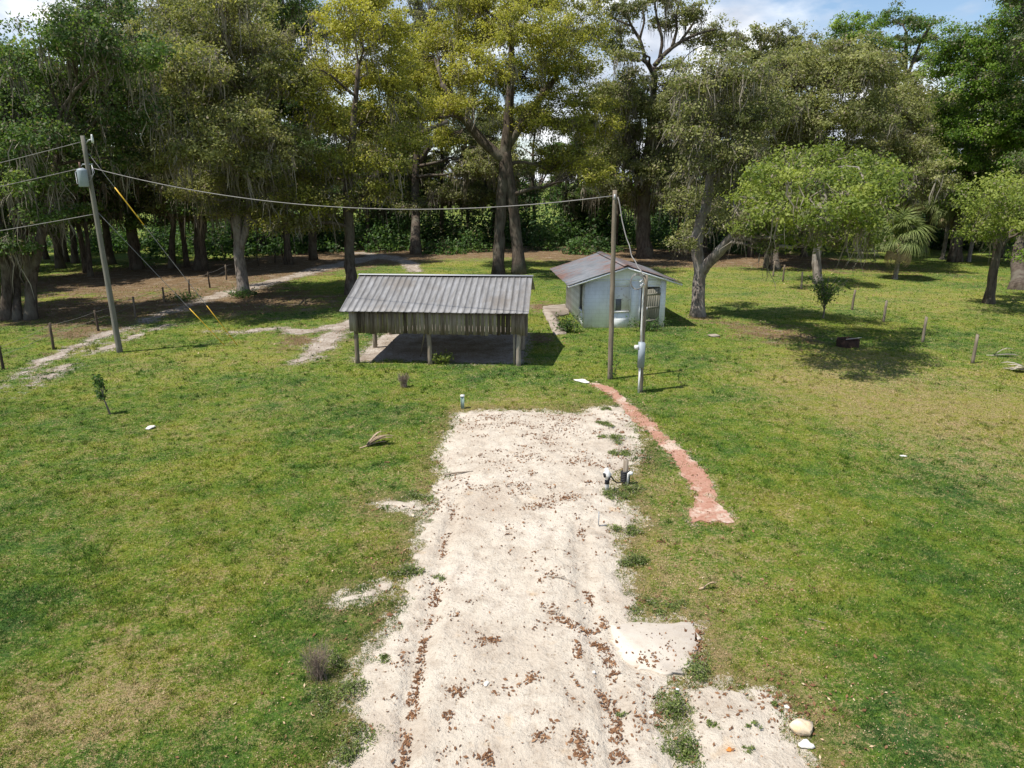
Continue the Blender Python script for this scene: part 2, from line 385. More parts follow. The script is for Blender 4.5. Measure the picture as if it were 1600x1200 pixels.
tr2 = sdf_line([G(30, 620), G(85, 580), G(130, 560), G(172, 542), G(210, 525), G(260, 508)], [0.12, 0.28, 0.25, 0.25, 0.25, 0.2])
tr3 = sdf_line([G(560, 395), G(610, 402), G(640, 412), G(655, 424)], [1.0, 1.2, 0.9, 0.6])
tr4 = sdf_line([G(325, 517), G(370, 520), G(440, 512), G(480, 520), G(540, 505)], [0.3, 0.35, 0.5, 0.7, 0.6])
tr5 = sdf_line([G(545, 500), G(510, 530), G(480, 558), G(455, 568)], [0.7, 0.8, 0.55, 0.3])
shed_floor = sdf_poly(gpoly([(560, 563), (600, 522), (640, 508), (815, 512), (822, 530), (812, 568), (700, 566), (620, 562)]))
def f_track(x, y):
    d = tr1(x, y)
    for q in (tr2, tr3, tr4, tr5): d = np.minimum(d, q(x, y))
    return np.minimum(shed_floor(x, y) + .5 * fbm(x * 2, y * 2, 3), d + 0.30 + 1.7 * fbm(x * 0.8 + 5, y * 0.8, 3) + 0.9 * fbm(x * 2.6, y * 2.6, 3))
def gauss(lst):
    C = [(G(a, b), r, wt) for a, b, r, wt in lst]
    def f(x, y):
        s = np.zeros(np.asarray(x).shape)
        for (cx, cy), r, wt in C: s = s + wt * np.exp(-((x - cx) ** 2 + (y - cy) ** 2) / (r * r))
        return s
    return f
f_dry = gauss([(1540, 700, 4.5, 0.9), (1400, 620, 4.0, 0.7), (1500, 600, 6, 0.55), (1230, 590, 3, 0.55), (1130, 780, 2.2, 0.5), (1050, 860, 1.6, 0.7), (1200, 900, 2.5, 0.25), (1030, 760, 1.2, 0.8),
               (600, 770, 1.6, 0.7), (560, 860, 1.3, 0.5), (100, 1090, 1.6, 0.9), (200, 1080, 1.2, 0.6), (30, 1180, 1.0, 0.5), (300, 1100, 1.0, 0.3), (330, 900, 1.6, 0.5), (230, 800, 2.4, 0.35), (420, 640, 2.5, 0.5), (280, 680, 2.2, 0.45), (250, 570, 3, 0.45), (450, 560, 3, 0.6),
               (760, 630, 1.8, 0.6), (860, 625, 2.0, 0.6), (1120, 940, 1.2, 0.55), (1030, 930, 0.9, 0.7), (1200, 1060, 1.0, 0.8), (1100, 1060, 0.8, 0.6), (1300, 1180, 1.0, 0.4), (1270, 560, 4, 0.35), (1120, 430, 6, 0.55), (1210, 470, 5, 0.5), (1330, 560, 2, .3), (1500, 480, 6, 0.35), (1400, 460, 7, .4),
               (700, 400, 8, 0.7), (620, 590, 1.0, 0.3),
               (450, 600, 5, -0.25), (180, 900, 2.6, -0.35), (420, 980, 1.5, -0.3), (350, 720, 3.0, -0.25), (1150, 700, 2.5, -0.35), (1400, 900, 3.0, -0.35), (1300, 740, 3.5, -0.35), (1480, 990, 1.8, -0.4), (1050, 560, 4, -0.25), (1200, 520, 3, -0.2), (830, 590, 4, -0.2), (480, 760, 2, -0.15), (640, 700, 1.5, -.2), (1540, 860, 2, -.3)])
f_lit = gauss([(60, 490, 5, 0.8), (150, 440, 9, 0.75), (300, 430, 10, 0.8), (420, 415, 10, 0.8), (250, 480, 6, 0.5), (400, 480, 6, 0.45), (520, 470, 5, 0.45), (480, 530, 4, 0.75), (560, 400, 9, 0.9), (620, 393, 9, 0.7), (860, 400, 10, 0.5), (950, 395, 9, 0.6), (1050, 400, 9, 0.65), (1150, 400, 8, 0.7), (1250, 410, 9, 0.55), (845, 530, 1.6, 1.0), (850, 480, 3, 0.9), (1180, 510, 3.0, 0.55), (1230, 530, 3.5, 0.6), (1090, 497, 1.6, 0.6), (1010, 410, 6, 0.6), (1360, 420, 8, 0.35), (1590, 440, 7, 0.4), (1270, 450, 4, .45), (130, 520, 3, 0.7), (40, 560, 2.5, 0.5), (380, 460, 4, .5), (700, 390, 8, .4), (800, 388, 8, .5)])

# ------------------------------------------------------------------ ground sheet
def geo(a, b, n): return list(np.geomspace(a, b, n))
xs = np.array([-v for v in geo(60, 2500, 16)][::-1] + list(np.arange(-46, -12, 0.5)) + list(np.arange(-12, 12, 0.2)) + list(np.arange(12, 46.1, 0.5)) + geo(60, 2500, 16))
ys = np.array([-400, -150, -60, -20, -5] + list(np.arange(2, 30, 0.2)) + list(np.arange(30, 62, 0.4)) + list(np.arange(62, 122, 1.2)) + geo(130, 3500, 18))
X, Y = np.meshgrid(xs, ys); Z = H(X, Y)
nx, ny = len(xs), len(ys)
idx = np.arange(nx * ny).reshape(ny, nx)
g = MB(); g.add(np.stack([X, Y, Z], -1).reshape(-1, 3), np.stack([idx[:-1, :-1], idx[:-1, 1:], idx[1:, 1:], idx[1:, :-1]], -1).reshape(-1, 4))
go = g.build('ground', M['ground'], smooth=True); go['kind'] = 'structure'
def add_attr(me, nm, vals):
    a = me.attributes.new(nm, 'FLOAT', 'POINT'); a.data.foreach_set('value', vals.astype(np.float32).ravel())
far = np.clip((Y - 70) / 25, 0, 1) * np.clip(1 - (Y - 125) / 10, 0, 1) * np.clip((X + 45) / 12, 0, 1)
add_attr(go.data, 'dry', f_dry(X, Y)); add_attr(go.data, 'litter', np.maximum(f_lit(X, Y), 0.75 * far))
add_attr(go.data, 'sandd', np.clip(f_sand_raw(X, Y), -1, 3)); add_attr(go.data, 'brickd', np.clip(f_brick0(X, Y) + .1, -1, 3)); add_attr(go.data, 'trackd', np.clip(f_track(X, Y), -1, 4))

def clip_sheet(name, f, x0, x1, y0, y1, res, zf, mat):
    xs = np.arange(x0, x1, res); ys = np.arange(y0, y1, res)
    X, Y = np.meshgrid(xs, ys); F = f(X, Y).ravel(); V = np.stack([X.ravel(), Y.ravel()], -1)
    nx, ny = len(xs), len(ys); idx = np.arange(nx * ny).reshape(ny, nx)
    q = np.stack([idx[:-1, :-1], idx[:-1, 1:], idx[1:, 1:], idx[1:, :-1]], -1).reshape(-1, 4)
    cnt = (F[q] < 0).sum(1)
    full = q[cnt == 4]; part = q[(cnt > 0) & (cnt < 4)]
    used, inv = np.unique(full, return_inverse=True)
    mb = MB()
    def put(P, f):
        mb.add(np.stack([P[:, 0], P[:, 1], zf(P[:, 0], P[:, 1])], -1), f)
    put(V[used], inv.reshape(-1, 4))
    NV = []; NF = {}
    for quad in part:
        pts = []
        for a, b in zip(quad, np.roll(quad, -1)):
            fa, fb = F[a], F[b]
            if fa < 0: pts.append(V[a])
            if (fa < 0) != (fb < 0): pts.append(V[a] + (V[b] - V[a]) * (fa / (fa - fb)))
        if len(pts) >= 3:
            NF.setdefault(len(pts), []).append(list(range(len(NV), len(NV) + len(pts)))); NV.extend(pts)
    NV = np.array(NV); z = zf(NV[:, 0], NV[:, 1]); b = mb.n
    mb.v.append(np.stack([NV[:, 0], NV[:, 1], z], -1)); mb.t.append(np.full(len(NV), 0.5)); mb.n += len(NV)
    for k, fl in NF.items(): mb.f.setdefault(k, []).append(np.array(fl) + b)
    o = mb.build(name, mat, smooth=True); o['kind'] = 'structure'
    return o
rut1 = sdf_line([G(712, 790), G(694, 850), G(678, 930), G(662, 1000), G(645, 1080), G(628, 1200), G(615, 1280)], 0.10)
rut2 = sdf_line([G(905, 830), G(915, 930), G(930, 1010), G(955, 1080), G(968, 1200), G(970, 1280)], 0.13)
ruth = sdf_line([G(700, 752), G(760, 735), G(840, 712), G(905, 700)], 0.03)
f_pad = sdf_poly(gpoly([(950, 978), (1084, 975), (1090, 1012), (1084, 1044), (1040, 1056), (985, 1042), (962, 1012)]))
def sand_z(x, y):
    ins = np.clip(-f_sand(x, y), 0, 1.2) / 1.2 * np.clip((f_pad(x, y) - .02) / .5, 0, 1)
    base = 0.008 + 0.10 * ins * (2 - ins)
    rel = 0.09 * fbm(x * 1.5 + 40, y * 1.1, 3) + 0.055 * fbm(x * 5, y * 5, 3)
    cut = 0.075 * np.exp(-np.clip(rut1(x, y), 0, 9) / 0.06) + 0.06 * np.exp(-np.clip(rut2(x, y), 0, 9) / 0.08) + 0.035 * np.exp(-np.clip(ruth(x, y), 0, 9) / 0.06)
    ridge = 0.014 * np.exp(-((rut1(x, y) - 0.22) / 0.10) ** 2)
    return H(x, y) + np.maximum(base + (rel - cut + ridge) * np.clip(ins * 2.5, 0, 1), 0.006)
clip_sheet('sand', f_sand, -4.2, 6.5, 6.0, 25.0, 0.06, sand_z, M['sand'])
clip_sheet('brick_path', f_brick, 2.0, 7.5, 13.5, 28, 0.06, lambda x, y: H(x, y) + 0.009, M['brick'])
clip_sheet('dirt_track', f_track, -32, 2.0, 22, 76, 0.22, lambda x, y: H(x, y) + 0.012, M['track'])

# concrete pad at the edge of the sand, slab walk beside the hut
M['conc'] = simple('pale_concrete', (0.60, 0.53, 0.45), (0.49, 0.42, 0.34), 1.3, 0.9, 0.1, 0.15)
M['conc_grey'] = simple('grey_concrete', (0.36, 0.31, 0.26), (0.20, 0.16, 0.125), 1.6, 0.9, 0.1, 0.3)
def slab(name, px, z0, z1, m, jitter=0.03):
    P = gpoly(px); Q = []
    for a, b in zip(P, P[1:] + P[:1]):
        for t in np.linspace(0, 1, 9)[:-1]:
            Q.append(a + (b - a) * t + rng.normal(0, jitter, 2) * (t > 0))
    Q = np.array(Q); n = len(Q); mb = MB()
    if np.sum(Q[:, 0] * np.roll(Q[:, 1], -1) - np.roll(Q[:, 0], -1) * Q[:, 1]) < 0: Q = Q[::-1]
    h = H(Q[:, 0], Q[:, 1]).max(); slab.top = h + z1
    c = Q.mean(0); I = c + (Q - c) * 0.985
    v = np.concatenate([np.c_[Q, np.full(n, z0)], np.c_[Q, np.full(n, h + z1 - 0.012)], np.c_[I, np.full(n, h + z1)]])
    i = np.arange(n); j = (i + 1) % n
    mb.add(v, np.concatenate([np.stack([i, j, j + n, i + n], -1), np.stack([i + n, j + n, j + 2 * n, i + 2 * n], -1)]))
    mb.f.setdefault(n, []).append((i + 2 * n)[None])
    o = mb.build(name, m); o['kind'] = 'structure'; return o
k = NT('worn_concrete'); p_ = k.pos(); sc_, sh_ = sand_color(k, p_)
M['conc'] = k.done(k.principled(k.mix(k.ramp(k.noise(p_, 2.1, 6, 0.7, off=(6, 3, 0)), [(.35, .05), (.65, .75)]), sc_, (.52, .465, .40)), .92, .1, k.bump(sh_, .25, .02)))
slab('concrete_slab', [(950, 978), (1084, 975), (1090, 1012), (1084, 1044), (1040, 1056), (985, 1042), (962, 1012)], -0.2, 0.028, M['conc'], 0.04); pad_top = slab.top
slab('concrete_walkway', [(848, 480), (886, 476), (889, 492), (868, 496), (885, 522), (866, 524), (850, 492)], -0.2, 0.06, M['conc_grey'])

# ================================================================== buildings
M['shed_board'] = wood_mat('weathered_board', [(0.28, (0.045, 0.034, 0.025)), (0.46, (0.140, 0.110, 0.083)), (0.62, (0.255, 0.213, 0.170)), (0.80, (0.38, 0.335, 0.282))])
M['post'] = wood_mat('weathered_post', [(0.25, (0.085, 0.065, 0.045)), (0.5, (0.22, 0.18, 0.135)), (0.75, (0.38, 0.33, 0.27))], 3.0)
M['pole'] = wood_mat('grey_pole_wood', [(0.25, (0.09, 0.072, 0.052)), (0.5, (0.215, 0.178, 0.135)), (0.75, (0.34, 0.295, 0.235))], 3.0, (6, 6, 0.5))
M['pole_grey'] = wood_mat('pale_pole_wood', [(0.25, (0.11, 0.103, 0.085)), (0.5, (0.20, 0.188, 0.158)), (0.75, (0.29, 0.277, 0.24))], 3.0, (6, 6, 0.5))
M['dark_post'] = wood_mat('dark_fence_wood', [(0.25, (0.030, 0.024, 0.018)), (0.5, (0.085, 0.066, 0.048)), (0.8, (0.20, 0.165, 0.125))], 4.0)
M['plastic_white'] = simple('white_plastic', (0.74, 0.74, 0.72), (0.6, 0.6, 0.57), 4, 0.5, 0.4, 0.05)
M['metal_grey'] = simple('grey_painted_metal', (0.30, 0.345, 0.375), (0.24, 0.28, 0.31), 3, 0.5, 0.4, 0.05)
M['galv'] = simple('galvanised_steel', (0.40, 0.41, 0.42), (0.28, 0.29, 0.30), 6, 0.45, 0.5, 0.1, metal=0.3)
M['black'] = simple('black_rubber', (0.025, 0.025, 0.028), (0.012, 0.012, 0.014), 8, 0.6, 0.4, 0.1)
M['dark'] = simple('dark_interior', (0.02, 0.018, 0.016), (0.01, 0.01, 0.01), 3, 0.9, 0.1, 0.1)
M['wire'] = simple('wire_metal', (0.25, 0.235, 0.22), (0.18, 0.17, 0.16), 3, 0.6, 0.4, 0.1)
M['yellow'] = simple('yellow_guard', (0.72, 0.44, 0.03), (0.60, 0.36, 0.03), 3, 0.5, 0.4, 0.05)
k = NT('weathered_roof_metal'); o_ = k.obj()
a = k.noise(o_, 0.55, 5, 0.6); s_ = k.noise(o_, 2.2, 6, 0.7, (3.0, 0.35, 1)); tt = k.attr('tint')
c = k.ramp(s_, [(0.30, (0.14, 0.134, 0.127)), (0.5, (0.215, 0.21, 0.207)), (0.7, (0.30, 0.30, 0.305))])
c = k.mix(k.ramp(a, [(0.48, 0.0), (0.62, 0.6)]), c, (0.16, 0.135, 0.11))
c = k.mix(k.ramp(tt, [(0.02, 0.45), (0.22, 0.0)]), c, (0.075, 0.07, 0.065))  # low tint darkens the metal: rib shade painted into the sheet colour
c = k.mix(k.ramp(tt, [(0.45, 0.0), (0.9, 0.8)]), c, (0.45, 0.455, 0.46))
M['shed_roof'] = k.done(k.principled(c, 0.62, 0.3, k.bump(s_, 0.2, 0.01), 0.15))
k = NT('rusty_roof_metal'); o_ = k.obj()
s_ = k.noise(o_, 1.4, 7, 0.68, (1.0, 3.2, 1), (1, 2, 0)); b2 = k.noise(o_, 0.35, 4, 0.6, off=(3.5, 1.2, 0))
c = k.ramp(s_, [(0.32, (0.10, 0.107, 0.12)), (0.5, (0.18, 0.19, 0.205)), (0.68, (0.29, 0.30, 0.32))])
f = k.ramp(k.math('ADD', k.math('MULTIPLY', s_, 0.9), k.math('MULTIPLY', b2, 0.6)), [(0.70, 0.0), (0.82, 0.85)])
c = k.mix(f, c, k.ramp(k.noise(o_, 9, 3, 0.6), [(0.35, (0.10, 0.045, 0.032)), (0.65, (0.23, 0.12, 0.085))]))
M['hut_roof'] = k.done(k.principled(c, 0.65, 0.3, k.bump(s_, 0.2, 0.01), 0.15))
k = NT('white_block_wall'); o_ = k.obj()
br = k.n('TexBrick'); mpn = k.n('Mapping'); k.l(o_, mpn.inputs['Vector']); mpn.inputs['Rotation'].default_value = (R(90), 0, 0); k.l(mpn.outputs[0], br.inputs['Vector'])
br.inputs['Brick Width'].default_value = 0.4; br.inputs['Row Height'].default_value = 0.2; br.inputs['Mortar Size'].default_value = 0.008; br.inputs['Scale'].default_value = 1.0
st = k.noise(o_, 1.6, 6, 0.65, (1, 1, 0.5)); fn = k.noise(o_, 14, 4, 0.6)
c = k.ramp(st, [(0.3, (0.66, 0.665, 0.67)), (0.55, (0.79, 0.805, 0.825)), (0.75, (0.82, 0.84, 0.86))])
sz = k.n('SeparateXYZ'); k.l(o_, sz.inputs[0])
lowz = k.math('ADD', k.math('MULTIPLY', sz.outputs[2], 1.6), k.math('MULTIPLY', k.math('SUBTRACT', st, 0.5), 1.2))
c = k.mix(k.ramp(lowz, [(0.05, 0.55), (0.35, 0.0)]), c, (0.42, 0.36, 0.28))
c = k.mix(k.math('MULTIPLY', br.outputs['Fac'], 0.35), c, (0.45, 0.45, 0.44))
st2 = k.noise(o_, 3.0, 5, 0.7, (1.6, 1.6, .18), (4, 1, 0))
c = k.mix(k.ramp(st2, [(0.60, 0.0), (0.78, 0.35)]), c, (0.40, 0.37, 0.31))
hgt = k.math('ADD', k.math('MULTIPLY', br.outputs['Fac'], -0.9), k.math('MULTIPLY', fn, 0.3))
M['white_wall'] = k.done(k.principled(c, 0.85, 0.15, k.bump(hgt, 0.35, 0.01)))
k = NT('peeling_panel'); o_ = k.obj()
f = k.noise(o_, 5, 7, 0.75, off=(2, 3, 1)); g2 = k.noise(o_, 26, 4, 0.7)
c = k.mix(k.ramp(f, [(0.55, 0.0), (0.64, 0.75)]), (0.68, 0.665, 0.64), k.ramp(g2, [(0.3, (0.20, 0.13, 0.09)), (0.7, (0.44, 0.37, 0.31))]))
M['peeling'] = k.done(k.principled(c, 0.85, 0.15, k.bump(f, 0.3, 0.01)))
M['door'] = wood_mat('grey_door_wood', [(0.28, (0.06, 0.055, 0.04)), (0.48, (0.165, 0.155, 0.12)), (0.66, (0.27, 0.255, 0.21)), (0.85, (0.40, 0.38, 0.33))], 2.5)

# ---- open shed
A = G(559, 567); rot = R(-4.0)
shed = thing('open_shed', (A[0], A[1], Hs(*A)), 'long open sided wooden shed with a grey ribbed metal roof on posts', 'shed', rotz=rot)
Wd, Dp, EZ, RZ = 6.95, 5.9, 2.38, 3.42
def tilt_board(mb, x0, x1, y0, y1, z0, z1, t): mb.box(x0, x1, y0, y1, z0, z1, t)
mb = MB(); x = -0.02
while x < Wd + 0.05:
    wdt = random.uniform(0.13, 0.24); t = random.choice([0.25, 0.4, 0.5, 0.6, 0.75, 0.9])
    if random.random() < 0.08: t = -0.2
    if x > Wd - 0.95 and x < Wd - 0.55: t = -0.15
    z0 = 1.36 + random.uniform(-0.05, 0.03); j = random.uniform(0, 0.012)
    mb.box(x, x + wdt - 0.012, -0.13 - j, -0.105 - j, z0, EZ - 0.06, t); x += wdt
mb.build('front_boards', M['shed_board'], shed)
mb = MB(); y = 0.0
while y < Dp - 0.1:
    wdt = random.uniform(0.14, 0.24); zt = EZ - 0.1 + (RZ - EZ) * (1 - abs(y + 0.1 - Dp / 2) / (Dp / 2))
    mb.box(Wd + 0.085, Wd + 0.11, y, y + wdt - 0.01, 1.4 + random.uniform(-.04, .04), zt, random.uniform(0.2, 0.9)); y += wdt
mb.build('gable_boards', M['shed_board'], shed)
mb = MB(); y = 0.0
while y < Dp - 0.1:
    wdt = random.uniform(0.14, 0.24); zt = EZ - 0.1 + (RZ - EZ) * (1 - abs(y + 0.1 - Dp / 2) / (Dp / 2))
    mb.box(-0.11, -0.085, y, y + wdt - 0.01, 1.4 + random.uniform(-.04, .04), zt, random.uniform(0.2, 0.9)); y += wdt
mb.build('gable_boards', M['shed_board'], shed)
mb = MB(); mb.box(-0.22, 0.045, -0.16, -0.135, 1.42, EZ - 0.05, 0.98); mb.build('corner_board', M['shed_board'], shed)
for px_, py_, zt in [(0, 0, EZ - .1), (3.15, 0, EZ - .1), (Wd - 0.02, 0, EZ - .1), (0.05, Dp, EZ - .1), (3.3, Dp, EZ - .1), (Wd, Dp - .05, EZ - .1), (0, Dp / 2, RZ - .15), (Wd - .02, Dp / 2, RZ - .15)]:
    mb = MB(); n = 6; zz = np.linspace(-0.25, zt, n)
    mb.tube(np.c_[px_ + rng.normal(0, .012, n), py_ + rng.normal(0, .012, n), zz], np.linspace(0.105, 0.09, n), 8, tint=random.random())
    mb.build('post', M['post'], shed)
mb = MB(); mb.tube([(Wd - 0.2, 0.06, -0.1), (Wd - 0.21, 0.04, 1.0), (Wd - 0.2, 0.0, EZ - .15)], 0.05, 6, tint=.8); mb.build('prop_post', M['post'], shed)
mb = MB(); mb.tube([(2.45, 1.4, -0.03), (2.75, 0.7, 0.9), (2.98, 0.1, 1.6)], 0.035, 6, tint=.7); mb.build('brace', M['post'], shed)
mb = MB()
for yy in (-0.04, Dp): mb.box(-0.12, Wd + 0.12, yy - 0.05, yy + 0.05, EZ - 0.22, EZ - 0.07, .4)
for xx in np.linspace(0.0, Wd, 8):
    for s in (0, 1):
        y0, y1 = (-.3, Dp / 2) if s == 0 else (Dp + .3, Dp / 2)
        z0 = EZ - 0.12
        mb.tube([(xx, y0, z0 + .0), (xx, y1, RZ - 0.12)], 0.045, 4, tint=.4)
mb.build('roof_frame', M['post'], shed)
# roof: two sheets with raised ribs and a pale ridge cap
OV = 0.42
def roof_slope(y0, z0, y1, z1, x0, x1, pitch, thick, mb, ribw=0.016, ribh=0.024, sag=0.02):
    n = int((x1 - x0) / pitch)
    prof = []
    for i in range(n + 1):
        c = x0 + (x1 - x0) * i / n
        if i > 0: prof += [(c - ribw * 1.8, 0), ]
        if i > 0: prof += [(c - ribw, ribh)]
        prof += [(c, ribh)] if i in (0, n) else []
        if i < n: prof += [(c + ribw, ribh), (c + ribw * 1.8, 0)]
        if i < n: prof += [((x0 + (x1 - x0) * (i + .5) / n), 0.004)]
    prof = np.array(prof); m = len(prof); rows = 9
    V = []
    for r in range(rows):
        t = r / (rows - 1)
        zz = z0 + (z1 - z0) * t + prof[:, 1] - sag * np.sin(np.pi * t) * (0.6 + 0.4 * np.sin(prof[:, 0] * 1.7)) + 0.008 * np.sin(prof[:, 0] * 0.9 + r)
        V.append(np.c_[prof[:, 0], np.full(m, y0 + (y1 - y0) * t) + (0.02 * np.sin(prof[:, 0] * 5) if r == 0 else 0), zz])
    top = np.concatenate(V); bot = top - np.array([0, 0, thick])
    i = np.arange(rows - 1)[:, None] * m + np.arange(m - 1)[None]
    q = np.stack([i, i + 1, i + m + 1, i + m], -1).reshape(-1, 4); off = rows * m
    e1 = np.arange(m - 1); e2 = (rows - 1) * m + np.arange(m - 1)
    l = np.arange(rows - 1) * m; r_ = l + m - 1
    f = [q, q[:, ::-1] + off, np.stack([e1, e1 + off, e1 + 1 + off, e1 + 1], -1), np.stack([e2, e2 + 1, e2 + 1 + off, e2 + off], -1),
         np.stack([l, l + m, l + m + off, l + off], -1), np.stack([r_, r_ + off, r_ + m + off, r_ + m], -1)]
    if y1 < y0: f = [x[:, ::-1] for x in f]
    tn = np.full(m, .3); kk = np.where(prof[:, 1] > ribh * .9)[0]; tn[np.clip(kk + 1, 0, m - 1)] = np.where(prof[np.clip(kk + 1, 0, m - 1), 1] < .003, 0.0, .3)  # right foot of each rib tinted dark, its shade put into the colour
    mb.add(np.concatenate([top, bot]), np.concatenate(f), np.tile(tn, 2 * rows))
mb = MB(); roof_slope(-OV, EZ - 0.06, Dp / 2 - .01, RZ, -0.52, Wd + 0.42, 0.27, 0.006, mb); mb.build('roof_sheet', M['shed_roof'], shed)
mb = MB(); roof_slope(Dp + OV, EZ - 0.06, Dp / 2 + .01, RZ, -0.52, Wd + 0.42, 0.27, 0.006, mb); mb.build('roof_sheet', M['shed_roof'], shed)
mb = MB()
for s in (-1, 1):
    v = [(-0.56, Dp / 2, RZ + .055), (Wd + .46, Dp / 2, RZ + .055), (Wd + .46, Dp / 2 + s * .2, RZ - .01 + .035), (-0.56, Dp / 2 + s * .2, RZ - .01 + .035)]
    v2 = [(a_, b_, c_ - .008) for a_, b_, c_ in v]
    mb.add(v + v2, [[0, 1, 2, 3], [7, 6, 5, 4], [0, 4, 5, 1], [1, 5, 6, 2], [2, 6, 7, 3], [3, 7, 4, 0]], 1.0)
mb.build('ridge_cap', M['shed_roof'], shed)

# ---- white hut
B = G(912, 513); rot = R(4.5)
hut = thing('white_hut', (B[0], B[1], Hs(*B) - 0.02), 'small white block hut with a rusty metal gable roof and grey door ajar', 'hut', rotz=rot)
HW, HD, HZ = 4.35, 6.3, 2.58; RH = 3.32; th = 0.16
wx0, wx1, wz0, wz1 = 1.55, 2.42, 0.90, 2.24       # boarded window
dx0, dx1, dz1 = 2.98, 4.05, 2.2                   # door
mb = MB()
mb.box(0, wx0, 0, th, -.2, HZ); mb.box(wx0, wx1, 0, th, -.2, wz0); mb.box(wx0, wx1, 0, th, wz1, HZ); mb.box(wx1, dx0, 0, th, -.2, HZ)
mb.box(dx0, dx1, 0, th, dz1, HZ); mb.box(dx1, HW, 0, th, -.2, HZ)
def gable(mb, y0, y1):
    v = [(0, y0, HZ), (HW, y0, HZ), (HW / 2, y0, RH - .12), (0, y1, HZ), (HW, y1, HZ), (HW / 2, y1, RH - .12)]
    mb.add(v, [[0, 1, 2], [5, 4, 3]]); mb.add(v, [[0, 3, 4, 1], [1, 4, 5, 2], [2, 5, 3, 0]])
gable(mb, 0.004, th)
mb.build('wall', M['white_wall'], hut)
mb = MB(); sy0, sy1, sz0, sz1 = 0.45, 1.5, 0.85, 2.42
mb.box(0, th, th, sy0, -.2, HZ); mb.box(0, th, sy0, sy1, -.2, sz0); mb.box(0, th, sy0, sy1, sz1, HZ); mb.box(0, th, sy1, HD - th, -.2, HZ)
mb.build('wall', M['white_wall'], hut)
mb = MB(); mb.box(HW - th, HW, th, HD - th, -.2, HZ); mb.build('wall', M['white_wall'], hut)
mb = MB(); mb.box(0, HW, HD - th, HD, -.2, HZ); gable(mb, HD - th, HD - .004); mb.build('wall', M['white_wall'], hut)
mb = MB(); mb.box(-0.012, HW + .012, -0.022, 0.002, HZ - .06, HZ + .0); mb.build('gable_trim', M['white_wall'], hut)
mb = MB(); mb.box(th, HW - th, th, HD - th, -.05, 0.03); mb.build('floor', M['conc_grey'], hut)
win = MB(); 
for a_ in ((wx0 - .05, wx0 + .03, wz0 - .03, wz1 + .05), (wx1 - .03, wx1 + .05, wz0 - .03, wz1 + .05)): win.box(a_[0], a_[1], -.03, .05, a_[2], a_[3])
win.box(wx0 + .03, wx1 - .03, -.028, .05, wz1 - .02, wz1 + .05); win.box(wx0 + .03, wx1 - .03, -.05, .05, wz0 - .06, wz0 + .02)
wf = win.build('window_frame', M['peeling'], hut)
mb = MB(); mb.box(wx0 + .03, wx1 - .03, -.008, .03, wz0 + .02, wz1 - .02); pn = mb.build('boarded_panel', M['peeling'], wf)
mb = MB(); mb.box(wx0 + .12, wx0 + .42, -.02, -.008, wz0 + .05, wz0 + .66); mb.build('lower_patch', simple('grey_patch', (.17, .17, .17), (.11, .11, .11)), wf)
sw = MB()
sw.box(-.03, .05, sy0 - .06, sy0 + .03, sz0 - .04, sz1 + .05); sw.box(-.03, .05, sy1 - .03, sy1 + .06, sz0 - .04, sz1 + .05)
sw.box(-.028, .05, sy0 + .03, sy1 - .03, sz1 - .03, sz1 + .05); sw.box(-.07, .05, sy0 + .03, sy1 - .03, sz0 - .06, sz0 + .02)
swf = sw.build('side_window', M['white_wall'], hut)
mb = MB(); mb.box(.045, .055, sy0 + .03, sy1 - .03, sz0 + .02, sz1 - .03); mb.build('pane', simple('dark_glass', (.025, .028, .03), (.012, .013, .014), 2, 0.15, .5, 0), swf)
# door frame and a plank door swung part open
mb = MB(); mb.box(dx0 - .04, dx0 + .03, -.025, .1, -.02, dz1 + .05); mb.box(dx1 - .03, dx1 + .04, -.025, .1, -.02, dz1 + .05); mb.box(dx0 + .03, dx1 - .03, -.022, .1, dz1 - .02, dz1 + .05)
mb.build('door_frame', M['white_wall'], hut)
mb = MB(); dw = dx1 - dx0 - .1; x = 0
Mx = Matrix.Translation((dx1 - .04, -.02, 0)) @ Matrix.Rotation(R(24), 4, 'Z') @ Matrix.Rotation(R(1.5), 4, 'Y')
while x < dw - .01:
    w_ = min(random.uniform(.12, .17), dw - x); mb.box(-x - w_ + .008, -x, -.02, .012, -.04 + random.uniform(0, .03), dz1 - .08 - x * .06, random.uniform(.4, .8), Mx); x += w_
for zz in (.35, 1.05, 1.75): mb.box(-dw, -.02, -.045, -.02, zz, zz + .12, .55, Mx)
door = mb.build('door', M['door'], hut)
mb = MB(); mb.box(-dw + .06, -dw + .1, -.10, -.045, .95, 1.15, .5, Mx); mb.build('handle', M['galv'], door)
mb = MB()
